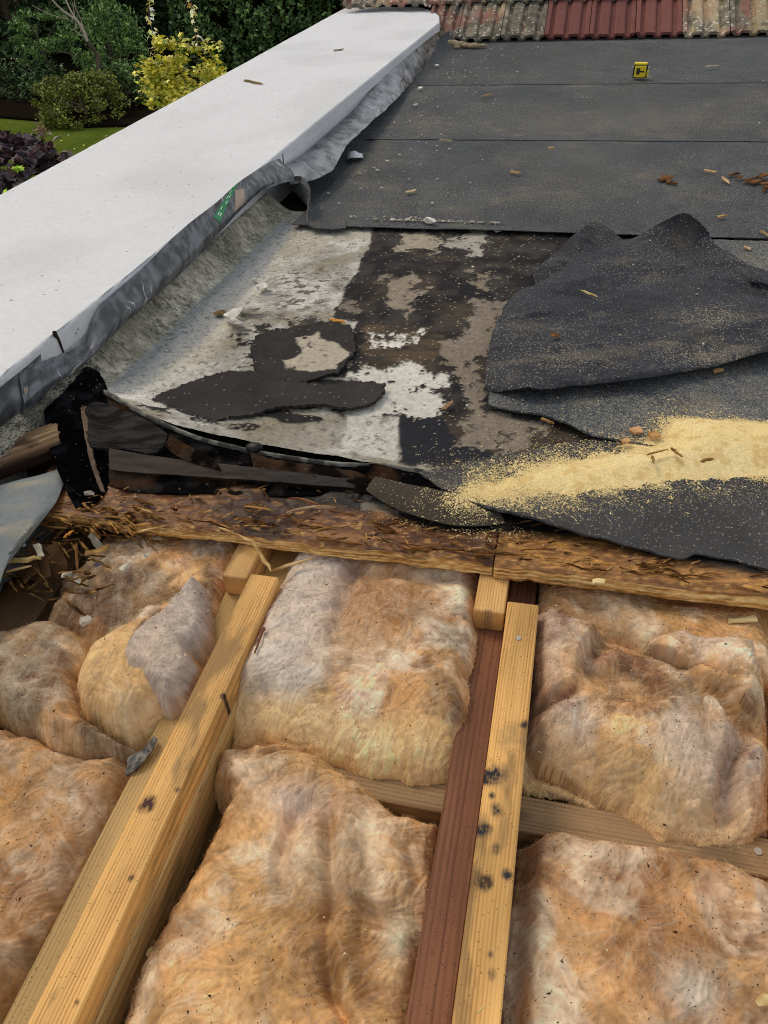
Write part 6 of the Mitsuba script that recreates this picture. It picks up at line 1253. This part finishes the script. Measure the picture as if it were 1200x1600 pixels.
for i, (a, b, w) in enumerate((((0.2797, 2.7359, 0.053), (0.3219, 2.7753, 0.056), .035), ((0.294, 2.7841, 0.055), (0.3106, 2.7111, 0.053), .03), ((0.3153, 2.7245, 0.053), (0.3337, 2.6993, 0.053), .02), ((0.5421, 2.7431, 0.053), (0.5835, 2.7682, 0.056), .03), ((0.559, 2.7246, 0.053), (0.6014, 2.7528, 0.053), .035), ((0.5903, 2.7752, 0.056), (0.6225, 2.8035, 0.06), .04), ((0.5912, 2.7071, 0.053), (0.6254, 2.7377, 0.056), .03), ((0.5057, 2.8012, 0.053), (0.541, 2.8302, 0.053), .02), ((0.5217, 2.7684, 0.053), (0.5439, 2.7896, 0.053), .02), ((0.5861, 2.6444, 0.053), (0.6142, 2.7084, 0.053), .02))):
    deb('bark_flake', splinter(a, b, w * .6, .006, nxt()), FL[i], 'wood flake', '#4a3020', '#8a6140', i, 60, group='reddish flakes on the far felt')
deb('dry_leaf', splinter((-1.5152, 3.6698, 0.184), (-1.392, 3.5858, 0.184), .022, .002, nxt()), 'dry brown leaf lying on the white parapet', 'leaf', '#6a5638', '#9a8458')
deb('dry_leaf', splinter((-1.2795, 4.3576, 0.184), (-1.2325, 4.3883, 0.184), .022, .002, nxt()), 'small curled dead leaf farther along the white parapet', 'leaf', '#5c5038', '#8a7a58')
deb('dead_leaf', lump((-0.0012, 1.5667, 0.076), .011, nxt(), .25, 1.2, .4), 'brown crumpled leaf on the folded felt flap', 'leaf', '#5d4024', '#8d6540')
deb('dead_leaf', lump((-0.8414, 1.6531, 0.04), .014, nxt(), .30, 1.4, .4), 'brown dead leaf on the grey covering beside the mossy fillet', 'leaf', '#4a3c2a', '#7a6648')
pl = loft([[(-0.8589, 2.9942, 0.058), (-0.8275, 2.9848, 0.07), (-0.7982, 2.9961, 0.058)], [(-0.846, 2.935, 0.056), (-0.8083, 2.9095, 0.068), (-0.7829, 2.9538, 0.056)]], 12, 20)
tag(vsheet('plastic_scrap', pl, .001, lambda p: lerp(lin('#b9c0c6'), lin('#e3e8ec'), N(p, 60, 611, 3)), None, 'vc_tar', .008, 40, 610), 'crumpled clear plastic scrap on the felt by the lead', 'plastic scrap')
# mortar crumbs by the front edge of the felt and along the parapet
ms, cs = [], []
r = np.random.default_rng(77)
spots = np.array([(-0.671, 2.3265, 0.052), (-0.5876, 2.2988, 0.052), (-0.5586, 2.3066, 0.052), (-0.5041, 2.2886, 0.052), (-0.4765, 2.3018, 0.052), (-0.4559, 2.32, 0.052), (-0.4193, 2.2952, 0.052), (-0.3754, 2.2931, 0.052), (-0.3594, 2.3162, 0.052), (-0.3311, 2.2858, 0.052), (-0.2972, 2.2938, 0.052), (-0.265, 2.2697, 0.052), (-0.2164, 2.263, 0.052), (-0.5348, 2.2536, 0.052), (-0.4419, 2.2771, 0.052), (-0.4065, 2.3126, 0.052), (-0.2833, 2.2629, 0.052)])
for k in range(330):
    if k < 80:
        q = spots[r.integers(len(spots))] + (r.normal(0, .012), abs(r.normal(0, .014)), 0); q[1] = max(q[1], 2.312); s = r.uniform(.002, .006)
    elif k < 230:
        u = r.uniform(2.4, 5.2); q = np.array([aX(u) + .06 + abs(r.normal(0, .22)), u, 0]); s = r.uniform(.002, .0065)
    else:
        q = np.array([r.uniform(-.75, .9), r.uniform(1.2, 4.6), 0]); s = r.uniform(.0015, .0045)
    q[2] = ground_z(q[None, :2])[0]; m = lump(q, s, 2700 + k, .6, 1.3, r.uniform(0, 3)); m = trimesh.Trimesh(*(lambda h: (h.vertices, h.faces))(hull(m.vertices[::23])), process=False)
    ms.append(m); cs.append(woodc(m, '#9d9684', '#e6e1d2', k, 70) * r.uniform(.7, 1.05))
tag(obj('mortar_grit', cat(ms), 'vc_diffuse', color=np.clip(np.vstack(cs), 0, 1)), 'pale mortar crumbs strewn over the felt near its front edge and the parapet', 'grit', kind='stuff')

ms, cs = [], []
r = np.random.default_rng(91)
for i in range(70):
    a = np.array([r.uniform(-.93, -.70), r.uniform(.70, .87), r.uniform(-.03, .015)]); t = r.uniform(-.7, 1.2); L = r.uniform(.015, .06)
    m = splinter(a, a + (L * math.cos(t), L * math.sin(t), r.uniform(-.012, .012)), r.uniform(.002, .007), .0025, 3800 + i); ms.append(m); cs.append(woodc(m, '#3b2a1c', '#a5804f', i, 80) * r.uniform(.5, 1.2))
tag(obj('splinter_heap', cat(ms), 'vc_diffuse', color=np.clip(np.vstack(cs), 0, 1)), 'heap of small brown splinters between the left edge and the dirty wool', 'wood splinters', kind='stuff')
